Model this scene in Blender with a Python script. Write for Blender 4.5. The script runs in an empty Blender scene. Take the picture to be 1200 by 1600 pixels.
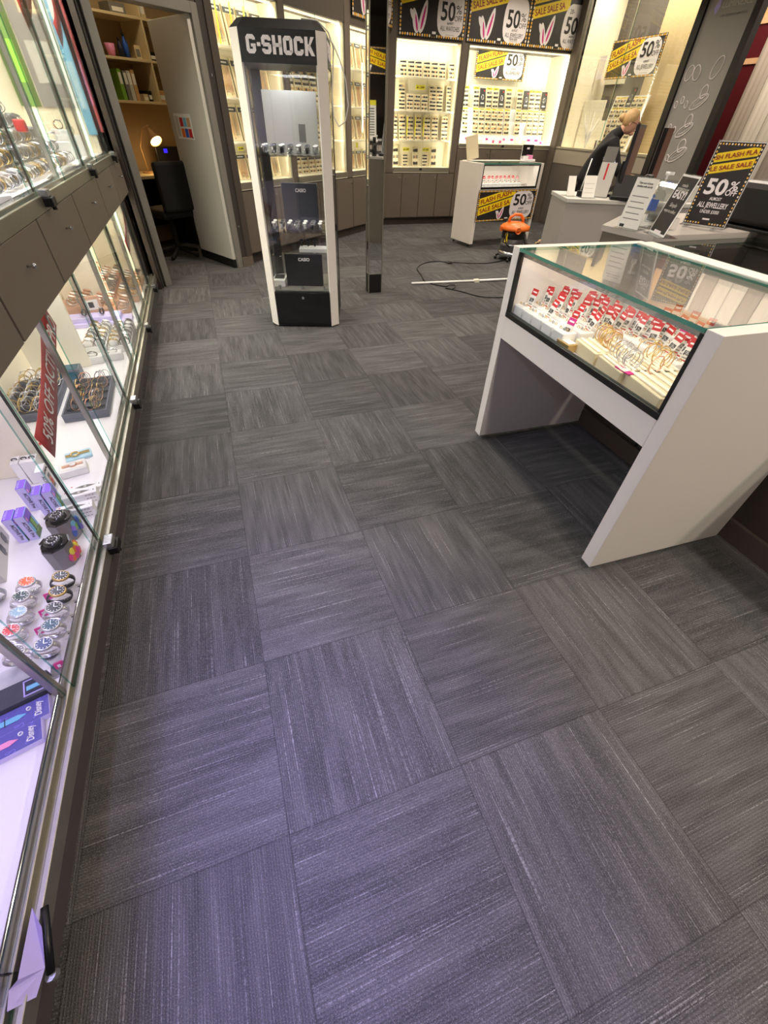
import bpy, bmesh, math, random
from mathutils import Matrix, Vector
random.seed(7)
C = bpy.context.scene.collection
S = bpy.context.scene
PI = math.pi
def R(d): return math.radians(d)

# ------------------------------------------------------------------ camera
CAM = Vector((0.0, 0.0, 1.3618)); FPX = 644.42
PIT, ROL, YAW = 0.75933, 0.04014, 0.36298
_cp, _sp, _cy, _sy = math.cos(PIT), math.sin(PIT), math.cos(YAW), math.sin(YAW)
FW = Vector((_sy*_cp, _cy*_cp, -_sp)); _rt = Vector((_cy, -_sy, 0)); _up = _rt.cross(FW)
RT = _rt*math.cos(ROL) + _up*math.sin(ROL); UP = _up*math.cos(ROL) - _rt*math.sin(ROL)
cd = bpy.data.cameras.new('camera'); cam = bpy.data.objects.new('camera', cd); C.objects.link(cam)
cd.sensor_fit = 'VERTICAL'; cd.sensor_height = 36.0; cd.lens = FPX/1600*36.0
cd.clip_start = 0.02; cd.clip_end = 100
m = Matrix((RT, UP, -FW)).transposed().to_4x4(); m.translation = CAM
cam.matrix_world = m
S.camera = cam
# ------------------------------------------------------------------ colour management
S.view_settings.view_transform = 'Standard'; S.view_settings.look = 'None'
S.view_settings.gamma = 1.0; S.view_settings.use_curve_mapping = False
S.view_settings.exposure = 0.0
# ------------------------------------------------------------------ world: the dim mall beyond the shop front
w = bpy.data.worlds.new('world'); S.world = w; w.use_nodes = True
w.node_tree.nodes['Background'].inputs[0].default_value = (.9, .82, .74, 1)
w.node_tree.nodes['Background'].inputs[1].default_value = 0.20
# ------------------------------------------------------------------ lights
def area(name, loc, size, power, col, rot=(0, 0, 0), size_y=None, spread=180, shape=None):
    l = bpy.data.lights.new(name, 'AREA'); l.energy = power; l.color = col
    l.shape = shape or ('RECTANGLE' if size_y else 'DISK'); l.size = size
    if size_y: l.size_y = size_y
    l.spread = R(spread)
    o = bpy.data.objects.new(name, l); C.objects.link(o); o.location = loc; o.rotation_euler = rot
    return o
CEIL = 3.0
WARM = (1.0, .86, .70)
DOWN = [(1.0, 1.4), (1.0, 3.4), (.9, 5.2), (2.7, .6), (2.7, 2.6), (2.7, 4.6), (2.8, 6.9), (4.4, 1.6), (4.4, 3.7), (4.4, 5.8), (4.8, 7.4), (1.0, -.7), (2.7, -1.3)]
DOWN_POWER = 26
for (x, y) in DOWN:
    area('downlight_lamp', (x, y, CEIL-.035), .16, DOWN_POWER*(.36 if x < 1.5 and 0 < y < 4.5 else (.9 if x < 1.5 else 2.6) if y < 0 else 1.0), WARM, spread=150)
# ------------------------------------------------------------------ helpers: pixels of the photograph to points of the place
def ray(x, y): return FW + RT*((x-600)/FPX) + UP*((800-y)/FPX)
def atz(x, y, z=0.0):
    d = ray(x, y); return CAM + d*((z-CAM.z)/d.z)
def atX(x, y, X): d = ray(x, y); return CAM + d*(X/d.x)
def atY(x, y, Y): d = ray(x, y); return CAM + d*(Y/d.y)
# ------------------------------------------------------------------ materials
def lin(c): return c/12.92 if c <= .04045 else ((c+.055)/1.055)**2.4
def rgb(*c):
    if len(c) == 1: c = c[0]
    if isinstance(c, str): c = [int(c[i:i+2], 16) for i in (0, 2, 4)]
    return tuple(lin(v/255) for v in c) + (1,)
MAT = {}
def P(name, col, rough=.5, metal=0.0, spec=.5, emit=0.0, ecol=None, noise=0.0, nscale=30, coat=0.0, alpha=1.0):
    mt = bpy.data.materials.new(name); mt.use_nodes = True; nt = mt.node_tree
    b = nt.nodes['Principled BSDF']; c = rgb(col)
    b.inputs['Base Color'].default_value = c; b.inputs['Roughness'].default_value = rough
    b.inputs['Metallic'].default_value = metal; b.inputs['Specular IOR Level'].default_value = spec
    b.inputs['Coat Weight'].default_value = coat
    if emit:
        b.inputs['Emission Color'].default_value = rgb(ecol) if ecol else c
        b.inputs['Emission Strength'].default_value = emit
    if noise:
        n = nt.nodes.new('ShaderNodeTexNoise'); n.inputs['Scale'].default_value = nscale; n.inputs['Detail'].default_value = 4
        tc = nt.nodes.new('ShaderNodeTexCoord'); nt.links.new(tc.outputs['Object'], n.inputs['Vector'])
        mx = nt.nodes.new('ShaderNodeMix'); mx.data_type = 'RGBA'
        mx.inputs[6].default_value = tuple(v*(1-noise) for v in c[:3])+(1,); mx.inputs[7].default_value = tuple(min(1, v*(1+noise)) for v in c[:3])+(1,)
        nt.links.new(n.outputs['Fac'], mx.inputs[0]); nt.links.new(mx.outputs[2], b.inputs['Base Color'])
    MAT[name] = mt; return mt
def glass(name, tint, f0=.05, gain=1.0, rough=0.0):
    mt = bpy.data.materials.new(name); mt.use_nodes = True; nt = mt.node_tree; nt.nodes.clear()
    out = nt.nodes.new('ShaderNodeOutputMaterial'); mx = nt.nodes.new('ShaderNodeMixShader')
    t = nt.nodes.new('ShaderNodeBsdfTransparent'); t.inputs[0].default_value = tint+(1,)
    g = nt.nodes.new('ShaderNodeBsdfGlossy'); g.inputs['Roughness'].default_value = rough
    lw = nt.nodes.new('ShaderNodeLayerWeight'); lw.inputs['Blend'].default_value = .5
    p = nt.nodes.new('ShaderNodeMath'); p.operation = 'POWER'; p.inputs[1].default_value = 5
    q = nt.nodes.new('ShaderNodeMath'); q.operation = 'MULTIPLY_ADD'; q.inputs[1].default_value = gain*(1-f0); q.inputs[2].default_value = f0; q.use_clamp = True
    nt.links.new(lw.outputs['Facing'], p.inputs[0]); nt.links.new(p.outputs[0], q.inputs[0]); nt.links.new(q.outputs[0], mx.inputs[0])
    nt.links.new(t.outputs[0], mx.inputs[1]); nt.links.new(g.outputs[0], mx.inputs[2]); nt.links.new(mx.outputs[0], out.inputs[0])
    MAT[name] = mt; return mt
glass('glass', (.985, .99, .985)); glass('clear_plastic', (.95, .96, .96), .06); glass('glass_edge', (.30, .62, .55), .10)
glass('back_glass', (.80, .82, .78), .06)
P('white_laminate', (226, 220, 214), .42, noise=.025, nscale=3); P('white_edge', (236, 232, 224), .4)
P('taupe', (98, 88, 79), .5, noise=.05, nscale=8); P('taupe_dark', (66, 58, 52), .55, noise=.05, nscale=8); P('taupe_mid', (84, 75, 68), .5, noise=.04, nscale=10)
P('drawer_taupe', (112, 102, 93), .5, noise=.05, nscale=6)
P('black', (16, 16, 18), .4); P('black_gloss', (10, 10, 12), .12, coat=.6); P('charcoal', (36, 36, 38), .5); P('black_matte', (12, 12, 13), .8)
P('aluminium', (176, 172, 160), .32, .85, noise=.08, nscale=60); P('chrome', (215, 218, 222), .12, 1.0); P('alu_dull', (150, 146, 136), .45, .6, noise=.12, nscale=40)
P('cream', (244, 238, 216), .6); P('cream_pad', (226, 213, 178), .7); P('cream_back', (240, 232, 208), .7); P('white', (240, 240, 240), .5); P('paper', (236, 234, 228), .7)
P('deck_white', (240, 238, 240), .5, noise=.01, nscale=20)
P('grey_laminate', (170, 164, 160), .35, noise=.06, nscale=5); P('grey_light', (196, 194, 188), .6); P('grey', (120, 118, 114), .6)
P('door_grey', (196, 192, 182), .6, noise=.02, nscale=3); P('frame_grey', (118, 114, 108), .5); P('frame_dark', (58, 54, 50), .55)
P('red', (196, 30, 38), .5); P('banner_red', (178, 30, 34), .5); P('yellow', (246, 214, 26), .5); P('yellow_tag', (236, 226, 60), .6); P('magenta', (204, 20, 130), .5); P('pink', (240, 150, 200), .5); P('hot_pink', (214, 60, 140), .5)
P('sign_black', (38, 34, 34), .5); P('sign_white', (238, 232, 236), .5); P('sign_red', (150, 40, 24), .5); P('bulb_gold', (250, 190, 70), .4); P('bulb_white', (250, 240, 220), .4)
P('gold', (222, 190, 122), .26, .7); P('rose_gold', (216, 166, 136), .28, .7); P('silver', (222, 222, 226), .2, .72); P('steel', (176, 178, 182), .25, .75); P('gunmetal', (70, 70, 74), .3, .9); P('copper', (206, 164, 136), .5)
P('dark_leather', (40, 36, 34), .6); P('navy', (30, 34, 60), .5); P('tray_grey', (96, 100, 116), .6); P('tray_dark', (58, 60, 74), .6); P('tray_white', (226, 228, 226), .6)
P('blue', (40, 90, 190), .5); P('sky_blue', (120, 190, 226), .4); P('card_blue', (176, 214, 232), .5); P('lilac', (176, 164, 226), .6); P('purple', (138, 98, 224), .45); P('violet_light', (208, 200, 248), .5); P('green', (120, 170, 60), .5); P('leaf_green', (90, 120, 60), .6)
P('orange', (228, 110, 30), .4); P('tan', (200, 160, 110), .6); P('wood_light', (196, 160, 112), .5, noise=.1, nscale=14); P('shelf_cream', (214, 196, 156), .6); P('room_wall', (170, 148, 114), .8); P('teal_edge', (66, 136, 120), .2); P('tier_grey', (112, 108, 102), .6); P('salmon', (206, 104, 108), .5); P('plinth_grey', (70, 66, 68), .5); P('deck_shade', (224, 220, 218), .5)
P('dial_black', (24, 26, 30), .25); P('dial_green', (40, 66, 60), .25); P('dial_ice', (150, 186, 200), .25); P('dial_teal', (36, 84, 104), .25); P('dial_blue', (50, 70, 130), .25); P('dial_red', (200, 40, 50), .25); P('dial_orange', (226, 96, 30), .25); P('dial_white', (230, 230, 226), .3)
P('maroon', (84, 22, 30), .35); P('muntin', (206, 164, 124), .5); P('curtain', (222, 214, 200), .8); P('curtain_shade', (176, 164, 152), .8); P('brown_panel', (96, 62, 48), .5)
P('poster_grey', (150, 148, 146), .4, noise=.05, nscale=3); P('poster_line', (232, 226, 228), .5); P('tin_grey', (128, 126, 130), .35, .3); P('lid_violet', (92, 88, 172), .5); P('lid_mark', (132, 124, 222), .5); P('skin', (222, 170, 142), .5); P('blond', (196, 160, 110), .55, noise=.25, nscale=60); P('black_cloth', (20, 20, 24), .85); P('lip', (180, 96, 90), .5); P('dark_cloth', (34, 34, 40), .9)
P('led_warm', (255, 246, 214), .5, emit=1.0); P('led_cool', (226, 222, 255), .5, emit=2.0); P('led_disc', (255, 236, 200), .5, emit=14.0); P('bulb_warm', (255, 214, 130), .5, emit=14.0); P('screen_blue', (40, 30, 220), .4, emit=1.4)
P('ceiling_grey', (58, 52, 48), .8); P('wall_beige', (200, 178, 136), .7); P('wall_dim', (92, 84, 78), .7); P('pane_view', (120, 116, 96), .5)
P('mirror', (225, 228, 226), .015, 1.0); P('black_leather', (30, 28, 28), .38); P('hose_grey', (70, 66, 62), .5); P('drum_grey', (84, 82, 80), .35, .3)
# carpet tiles: 0.5 m quarter-turned squares with ribs and pale flecked streaks
def carpet():
    mt = bpy.data.materials.new('carpet'); mt.use_nodes = True; nt = mt.node_tree; N = nt.nodes.new; L = nt.links.new
    b = nt.nodes['Principled BSDF']; b.inputs['Roughness'].default_value = .95; b.inputs['Specular IOR Level'].default_value = .12
    ge = N('ShaderNodeNewGeometry'); sp = N('ShaderNodeSeparateXYZ'); L(ge.outputs['Position'], sp.inputs[0])
    def M(op, a, bb=None, cc=None):
        n = N('ShaderNodeMath'); n.operation = op
        for i, v in enumerate((a, bb, cc)):
            if v is None: continue
            if isinstance(v, (int, float)): n.inputs[i].default_value = v
            else: L(v, n.inputs[i])
        return n.outputs[0]
    u = M('MULTIPLY', M('ADD', sp.outputs[0], .1307), 2.0); v = M('MULTIPLY', M('SUBTRACT', 1.7575, sp.outputs[1]), 2.0)
    iu, iv = M('FLOOR', u), M('FLOOR', v); fu, fv = M('FRACT', u), M('FRACT', v)
    par = M('FLOORED_MODULO', M('ADD', iu, iv), 2.0)
    # par 0: ribs run along Y, par 1: along X
    al = M('ADD', M('MULTIPLY', fv, M('SUBTRACT', 1.0, par)), M('MULTIPLY', fu, par))
    ac = M('ADD', M('MULTIPLY', fu, M('SUBTRACT', 1.0, par)), M('MULTIPLY', fv, par))
    tid = M('ADD', M('MULTIPLY', iu, 7.31), M('MULTIPLY', iv, 3.77))
    def tex(sx, sy, scale=1.0, detail=2.0, rough=.6):
        c = N('ShaderNodeCombineXYZ'); L(M('MULTIPLY', ac, sx), c.inputs[0]); L(M('MULTIPLY', al, sy), c.inputs[1]); L(tid, c.inputs[2])
        n = N('ShaderNodeTexNoise'); n.inputs['Scale'].default_value = scale; n.inputs['Detail'].default_value = detail; n.inputs['Roughness'].default_value = rough
        L(c.outputs[0], n.inputs['Vector']); return n.outputs['Fac']
    def rng(x, a, bb, lo=0.0, hi=1.0):
        n = N('ShaderNodeMapRange'); L(x, n.inputs[0]); n.inputs[1].default_value = a; n.inputs[2].default_value = bb; n.inputs[3].default_value = lo; n.inputs[4].default_value = hi; return n.outputs[0]
    bands = rng(tex(14, 1.6), .35, .68)                       # broad tonal bars along the rib
    streak = M('MULTIPLY', rng(tex(130, 1.3, 1.0, 1.0), .62, .72), rng(tex(40, 70, 1.0, 2.0), .36, .60))   # pale broken streaks
    fleck = rng(tex(230, 170, 1.0, 1.0), .50, .74)
    rib = M('ABSOLUTE', M('SINE', M('MULTIPLY', ac, 75*PI)))
    seam = M('MINIMUM', M('MINIMUM', fu, M('SUBTRACT', 1.0, fu)), M('MINIMUM', fv, M('SUBTRACT', 1.0, fv)))
    seam = rng(seam, 0.0, .006, .62, 1.0)
    wn = N('ShaderNodeTexWhiteNoise'); wn.noise_dimensions = '1D'; L(tid, wn.inputs['W'])
    val = M('ADD', M('MULTIPLY', bands, .042), .058)
    val = M('ADD', val, M('MULTIPLY', streak, .15)); val = M('ADD', val, M('MULTIPLY', fleck, .10))
    val = M('MULTIPLY', val, M('ADD', M('MULTIPLY', rib, .30), .76))
    val = M('MULTIPLY', val, M('ADD', M('MULTIPLY', wn.outputs[0], .36), .84)); val = M('MULTIPLY', val, seam)
    c = N('ShaderNodeCombineColor'); L(M('MULTIPLY', val, 1.0), c.inputs[0]); L(M('MULTIPLY', val, .985), c.inputs[1]); L(M('MULTIPLY', val, 1.0), c.inputs[2])
    L(c.outputs[0], b.inputs['Base Color'])
    bp = N('ShaderNodeBump'); bp.inputs['Strength'].default_value = .5; bp.inputs['Distance'].default_value = .003
    L(M('ADD', rib, M('MULTIPLY', fleck, 1.5)), bp.inputs['Height']); L(bp.outputs[0], b.inputs['Normal'])
    MAT['carpet'] = mt
carpet()
# ------------------------------------------------------------------ mesh builder
_text = {}
class MB:
    def __init__(s): s.v = []; s.f = []; s.mi = []; s.mats = []; s.M = Matrix.Identity(4); s.sm = []
    def add(s, vs, fs, mat, smooth=False):
        if mat not in s.mats: s.mats.append(mat)
        k = s.mats.index(mat); o = len(s.v)
        s.v += [tuple(s.M @ Vector(p)) for p in vs]
        for f in fs: s.f.append([o+i for i in f]); s.mi.append(k); s.sm.append(smooth)
        return s
    def box(s, x0, x1, y0, y1, z0, z1, mat):
        if x0 > x1: x0, x1 = x1, x0
        if y0 > y1: y0, y1 = y1, y0
        if z0 > z1: z0, z1 = z1, z0
        vs = [(x, y, z) for z in (z0, z1) for (x, y) in ((x0, y0), (x1, y0), (x1, y1), (x0, y1))]
        return s.add(vs, [(3, 2, 1, 0), (4, 5, 6, 7), (0, 1, 5, 4), (1, 2, 6, 5), (2, 3, 7, 6), (3, 0, 4, 7)], mat)
    def pane(s, x0, x1, y0, y1, z0, z1, mat='glass', edge='glass_edge'):   # a glass sheet with coloured edges
        d = [abs(x1-x0), abs(y1-y0), abs(z1-z0)]; ax = d.index(min(d))
        if x0 > x1: x0, x1 = x1, x0
        if y0 > y1: y0, y1 = y1, y0
        if z0 > z1: z0, z1 = z1, z0
        vs = [(x, y, z) for z in (z0, z1) for (x, y) in ((x0, y0), (x1, y0), (x1, y1), (x0, y1))]
        fs = [(3, 2, 1, 0), (4, 5, 6, 7), (0, 1, 5, 4), (1, 2, 6, 5), (2, 3, 7, 6), (3, 0, 4, 7)]
        big = {0: (3, 5), 1: (2, 4), 2: (0, 1)}[ax]
        s.add(vs, [fs[i] for i in big], mat); s.add(vs, [fs[i] for i in range(6) if i not in big], edge); return s
    def prism(s, poly, z0, z1, mat, smooth=False):
        n = len(poly); ar = sum(poly[i][0]*poly[(i+1) % n][1]-poly[(i+1) % n][0]*poly[i][1] for i in range(n))
        if ar < 0: poly = poly[::-1]
        vs = [(x, y, z0) for x, y in poly]+[(x, y, z1) for x, y in poly]
        s.add(vs, [list(range(n))[::-1], list(range(n, 2*n))], mat)
        return s.add(vs, [(i, (i+1) % n, n+(i+1) % n, n+i) for i in range(n)], mat, smooth)
    def plate(s, poly, y, t, mat):        # polygon given in (x, z), facing -y, front at y, thickness t
        M0 = s.M; s.M = M0 @ Matrix(((1, 0, 0, 0), (0, 0, -1, y), (0, 1, 0, 0), (0, 0, 0, 1)))
        s.prism(poly, -t, 0, mat); s.M = M0; return s
    def cyl(s, c, r, h, mat, n=16, r2=None, smooth=True):
        r2 = r if r2 is None else r2
        a = [(math.cos(2*PI*i/n), math.sin(2*PI*i/n)) for i in range(n)]
        vs = [(c[0]+r*x, c[1]+r*y, c[2]) for x, y in a]+[(c[0]+r2*x, c[1]+r2*y, c[2]+h) for x, y in a]
        s.add(vs, [list(range(n))[::-1], list(range(n, 2*n))], mat)
        return s.add(vs, [(i, (i+1) % n, n+(i+1) % n, n+i) for i in range(n)], mat, smooth)
    def lathe(s, prof, mat, n=20, c=(0, 0, 0), smooth=True):
        vs = []; fs = []
        for r, z in prof:
            for i in range(n): vs.append((c[0]+r*math.cos(2*PI*i/n), c[1]+r*math.sin(2*PI*i/n), c[2]+z))
        for j in range(len(prof)-1):
            for i in range(n): fs.append((j*n+i, j*n+(i+1) % n, (j+1)*n+(i+1) % n, (j+1)*n+i))
        fs.append(list(range(n))[::-1]); fs.append(list(range((len(prof)-1)*n, len(prof)*n)))
        return s.add(vs, fs, mat, smooth)
    def tube(s, pts, r, mat, n=6, closed=False, flat=1.0):
        pts = [Vector(p) for p in pts]; k = len(pts); vs = []; fs = []
        nrm = None
        for i, p in enumerate(pts):
            a = pts[(i-1) % k] if (closed or i > 0) else p; b = pts[(i+1) % k] if (closed or i < k-1) else p
            t = (b-a).normalized()
            if nrm is None: nrm = t.orthogonal().normalized()
            nrm = (nrm - t*nrm.dot(t)).normalized(); bn = t.cross(nrm)
            rr = r[i] if isinstance(r, (list, tuple)) else r
            for j in range(n):
                q = 2*PI*j/n; vs.append(p+nrm*(rr*math.cos(q))+bn*(rr*flat*math.sin(q)))
        for i in range(k if closed else k-1):
            for j in range(n):
                a0, b0 = i*n, ((i+1) % k)*n
                fs.append((a0+j, a0+(j+1) % n, b0+(j+1) % n, b0+j))
        if not closed: fs.append(list(range(n))[::-1]); fs.append(list(range((k-1)*n, k*n)))
        return s.add(vs, fs, mat, True)
    def ball(s, c, r, mat, n=10, sq=(1, 1, 1)):
        m_ = max(4, n//2); prof = [(max(1e-4, math.sin(PI*j/m_)), -math.cos(PI*j/m_)) for j in range(m_+1)]
        M0 = s.M; s.M = M0 @ Matrix.Translation(c) @ Matrix.Diagonal((r*sq[0], r*sq[1], r*sq[2], 1)); s.lathe(prof, mat, n); s.M = M0; return s
    def ring(s, c, rx, ry, rz, tr, mat, n=18, seg=5, M=None):      # an ellipse in local XZ, tube radius tr, stretched ry along Y
        M0 = s.M; s.M = M0 @ Matrix.Translation(c) @ (M or Matrix.Identity(4))
        vs = []; fs = []
        for i in range(n):
            a = 2*PI*i/n; ca, sa = math.cos(a), math.sin(a)
            for j in range(seg):
                b = 2*PI*j/seg; vs.append(((rx+tr*math.cos(b))*ca, ry*math.sin(b), (rz+tr*math.cos(b))*sa))
        for i in range(n):
            for j in range(seg): fs.append((i*seg+j, i*seg+(j+1) % seg, ((i+1) % n)*seg+(j+1) % seg, ((i+1) % n)*seg+j))
        s.add(vs, fs, mat, True); s.M = M0; return s
    def text(s, t, size, o, mat, right=(1, 0, 0), up=(0, 0, 1), align='CENTER', depth=.001, bold=0.0, sx=1.0, shear=0.0, width=None):
        key = (t, bold, shear)
        if key not in _text:
            cu = bpy.data.curves.new('t', 'FONT'); cu.body = t; cu.size = 1.0; cu.extrude = .5; cu.offset = bold; cu.shear = shear; cu.resolution_u = 3
            ob = bpy.data.objects.new('t', cu); me = ob.to_mesh()
            vs = [v.co.copy() for v in me.vertices]; fs = [list(p.vertices) for p in me.polygons]; ob.to_mesh_clear()
            bpy.data.objects.remove(ob); bpy.data.curves.remove(cu)
            _text[key] = (vs, fs)
        vs, fs = _text[key]
        if not vs: return s
        xs = [v.x for v in vs]; x0, x1 = min(xs), max(xs)
        if width: sx = width/((x1-x0)*size)
        off = {'CENTER': -(x0+x1)/2, 'LEFT': -x0, 'RIGHT': -x1}[align]
        r = Vector(right).normalized(); u = Vector(up).normalized(); n = r.cross(u)
        T = Matrix((r, u, n)).transposed().to_4x4(); T.translation = Vector(o)
        M0 = s.M; s.M = M0 @ T
        s.add([((v.x+off)*size*sx, v.y*size, v.z*depth+depth*.5) for v in vs], fs, mat); s.M = M0; return s
    def build(s, name, parent=None, bev=0.0, seg=2, coll=None):
        me = bpy.data.meshes.new(name); me.from_pydata(s.v, [], s.f)
        for k in s.mats: me.materials.append(MAT[k])
        me.polygons.foreach_set('material_index', s.mi); me.polygons.foreach_set('use_smooth', s.sm); me.update()
        o = bpy.data.objects.new(name, me); C.objects.link(o)
        if parent is not None: o.parent = parent
        if bev:
            b = o.modifiers.new('bevel', 'BEVEL'); b.width = bev; b.segments = seg; b.limit_method = 'ANGLE'; b.angle_limit = R(40)
        return o
def tag(o, label, cat, group=None):
    o['label'] = label; o['category'] = cat
    if group: o['group'] = group
    return o
def empty(name, loc, rz, label, cat, group=None):
    o = bpy.data.objects.new(name, None); C.objects.link(o); o.location = loc; o.rotation_euler = (0, 0, rz); o.empty_display_size = .05
    return tag(o, label, cat, group)
def struct(o): o['kind'] = 'structure'; return o
def kids(o): return [c for c in bpy.data.objects if c.parent == o]
_kids = {}
def reg(o): _kids[o.name] = [(c, kids(c)) for c in kids(o)]; return o
def dup(o, loc, rz, label, group=None, rot=None, scale=None):
    if o.name not in _kids: reg(o)
    r = o.copy(); C.objects.link(r); r.location = loc
    r.rotation_euler = rot if rot else (o.rotation_euler.x, o.rotation_euler.y, rz); r['label'] = label
    if scale: r.scale = scale
    if group: r['group'] = group
    for c, gs in _kids[o.name]:
        d = c.copy(); C.objects.link(d); d.parent = r
        for g in gs: e = g.copy(); C.objects.link(e); e.parent = d
    return r
ORD = ['first', 'second', 'third', 'fourth', 'fifth', 'sixth', 'seventh', 'eighth', 'ninth', 'tenth', 'eleventh', 'twelfth', 'thirteenth', 'fourteenth', 'fifteenth', 'sixteenth', 'seventeenth', 'eighteenth', 'nineteenth', 'twentieth']
def nth(i):
    if i < 20: return ORD[i]
    return {20: 'twenty-'}.get(i//10*10, {30: 'thirty-', 40: 'forty-', 50: 'fifty-', 60: 'sixty-', 70: 'seventy-'}.get(i//10*10, 'far-'))+ORD[i % 10]
# ================================================================== THE ROOM
struct(MB().box(-3, 14, -4, 14, -.1, 0, 'carpet').build('floor'))
struct(MB().box(-3, 6.4, -4, 12, CEIL, CEIL+.1, 'ceiling_grey').build('ceiling'))
struct(MB().box(-1.5, -1.4, -4, 5.3, 0, CEIL, 'wall_dim').build('wall_left'))
struct(MB().box(-1.5, 8, -4.1, -4, 0, CEIL, 'taupe_dark').build('wall_near'))
DA = math.atan2(.571, .77); DX = Vector((.8032, .5957, 0)); DY = Vector((-.5957, .8032, 0)); DJ = Vector((-.514, 5.415, 0))
def dpt(x, y, z=0): return DJ + DX*x + DY*y + Vector((0, 0, z))
def dM(): return Matrix.Translation(DJ) @ Matrix.Rotation(DA, 4, 'Z')
# door frame in the angled wall: jambs, head and the wall above
b = MB(); b.M = dM()
b.box(-.075, 0, -.02, .14, 0, 2.07, 'frame_grey').box(.93, 1.0, -.02, .14, 0, 2.07, 'frame_grey').box(0, .93, -.02, .14, 2.0, 2.07, 'frame_grey')
struct(b.build('door_1', bev=.004))
b = MB(); b.M = dM(); b.box(-.08, 1.0, 0, .12, 2.07, CEIL, 'taupe_dark').box(-.19, -.075, .0, .12, 0, CEIL, 'frame_dark')
struct(b.build('wall_door'))
b = MB(); b.M = dM(); b.box(1.0, 1.075, -.012, .1, .10, CEIL, 'frame_dark').box(1.075, 1.16, -.03, .1, .10, CEIL, 'taupe_dark').box(1.0, 1.16, -.03, .1, 0, .10, 'taupe')
b.box(.003+1.03, 1.04, -.02, -.012, 1.62, 1.64, 'steel').box(1.03, 1.04, -.02, -.012, .4, .42, 'steel')
struct(b.build('trim_1'))
# dark end post between the left display wall and the door
b = MB(); b.box(-.66, -.585, 5.30, 5.42, 0, CEIL, 'frame_dark').box(-.74, -.60, 5.27, 5.31, 0, CEIL, 'taupe_dark'); struct(b.build('trim_2'))
# back room walls and floor strip
b = MB(); b.M = dM(); b.box(-.9, 3.6, 1.92, 2.0, 0, CEIL, 'room_wall'); struct(b.build('wall_store_room'))
b = MB(); b.M = dM(); b.box(-.58, -.5, .45, 1.9, 0, CEIL, 'room_wall'); struct(b.build('wall_store_room_side'))
# door leaf standing open into the store room
hl = Vector((.235, 5.985, 0)); fe = Vector((-.118, 6.66, 0)); dl = fe-hl
leaf = MB().box(0, dl.length, 0, .045, .09, 2.0, 'door_grey').box(0, dl.length, -.002, .047, .004, .09, 'black').build('door_2', bev=.003)
leaf.location = hl; leaf.rotation_euler = (0, 0, math.atan2(dl.y, dl.x)); struct(leaf)
nb = MB(); nb.M = Matrix.Translation(hl) @ Matrix.Rotation(math.atan2(dl.y, dl.x), 4, 'Z')
nb.box(.31, .66, .046, .048, 1.15, 1.35, 'paper')
for i in range(3):
    for j in range(2): nb.box(.335+.075*i, .40+.075*i, .048, .0495, 1.165+.085*j, 1.235+.085*j, ['red', 'tan', 'blue', 'sky_blue', 'orange', 'red'][(i*2+j) % 6])
nb.box(.575, .64, .048, .049, 1.17, 1.33, 'grey_light'); nb.box(.33, .345, .048, .05, 1.16, 1.175, 'black')
tag(nb.build('notice'), 'white notice with colour pictures stuck on the grey store room door', 'notice')
# store room shelving
t = empty('wall_shelving', dpt(1.0, 1.5), DA, 'cream wall shelving seen through the store room doorway', 'shelving')
for z in (1.42, 1.76, 2.08, 2.42): MB().box(-.45, 1.3, 0, .40, z, z+.022, 'shelf_cream').build('shelf', t, .002)
for x in (-.45, .455, 1.3): MB().box(x, x+.02, 0.002, .40, 1.442, 2.419, 'shelf_cream').build('upright', t, .002)
t = empty('desk', dpt(1.0, 1.35), DA, 'cream topped work desk at the back of the store room', 'desk')
MB().box(-.45, 1.3, 0, .56, .755, .785, 'shelf_cream').build('desk_top', t, .003)
for x in (-.45, .4, 1.27): MB().box(x, x+.03, .02, .55, 0, .755, 'black_matte').build('leg', t)
MB().box(-.42, 1.27, .5, .52, .2, .75, 'black_matte').build('back_panel', t)
# desk lamp
t = empty('desk_lamp', dpt(1.12, 1.62, .785), DA, 'wood coloured desk lamp glowing on the store room desk', 'lamp')
MB().cyl((0, 0, 0), .07, .015, 'tan').build('base', t)
MB().tube([(0, 0, .015), (.01, .05, .25), (.06, -.02, .42), (.10, -.1, .45)], .008, 'tan').build('arm', t)
LM_ = Matrix.Translation((.11, -.12, .36)) @ Matrix.Rotation(R(-42), 4, 'X') @ Matrix.Translation((0, 0, -.36))
b = MB(); b.M = LM_; b.lathe([(.015, .46), (.02, .44), (.03, .38), (.075, .29), (.073, .29), (.028, .375), (.01, .40)], 'tan', 18).build('lamp_shade', t)
b = MB(); b.M = LM_; b.lathe([(.002, .292), (.062, .294), (.066, .304), (.002, .33)], 'bulb_warm', 16).build('bulb', t)
pl = bpy.data.lights.new('desk_lamp_glow', 'POINT'); pl.energy = 3.2; pl.color = (1, .62, .26); pl.shadow_soft_size = .05
o = bpy.data.objects.new('desk_lamp_glow', pl); C.objects.link(o); o.location = dpt(1.23, 1.42, 1.02)
pl = bpy.data.lights.new('store_room_lamp', 'POINT'); pl.energy = 22; pl.color = (1, .78, .48); pl.shadow_soft_size = .12
o = bpy.data.objects.new('store_room_lamp', pl); C.objects.link(o); o.location = dpt(.9, .75, 2.7)
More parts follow.
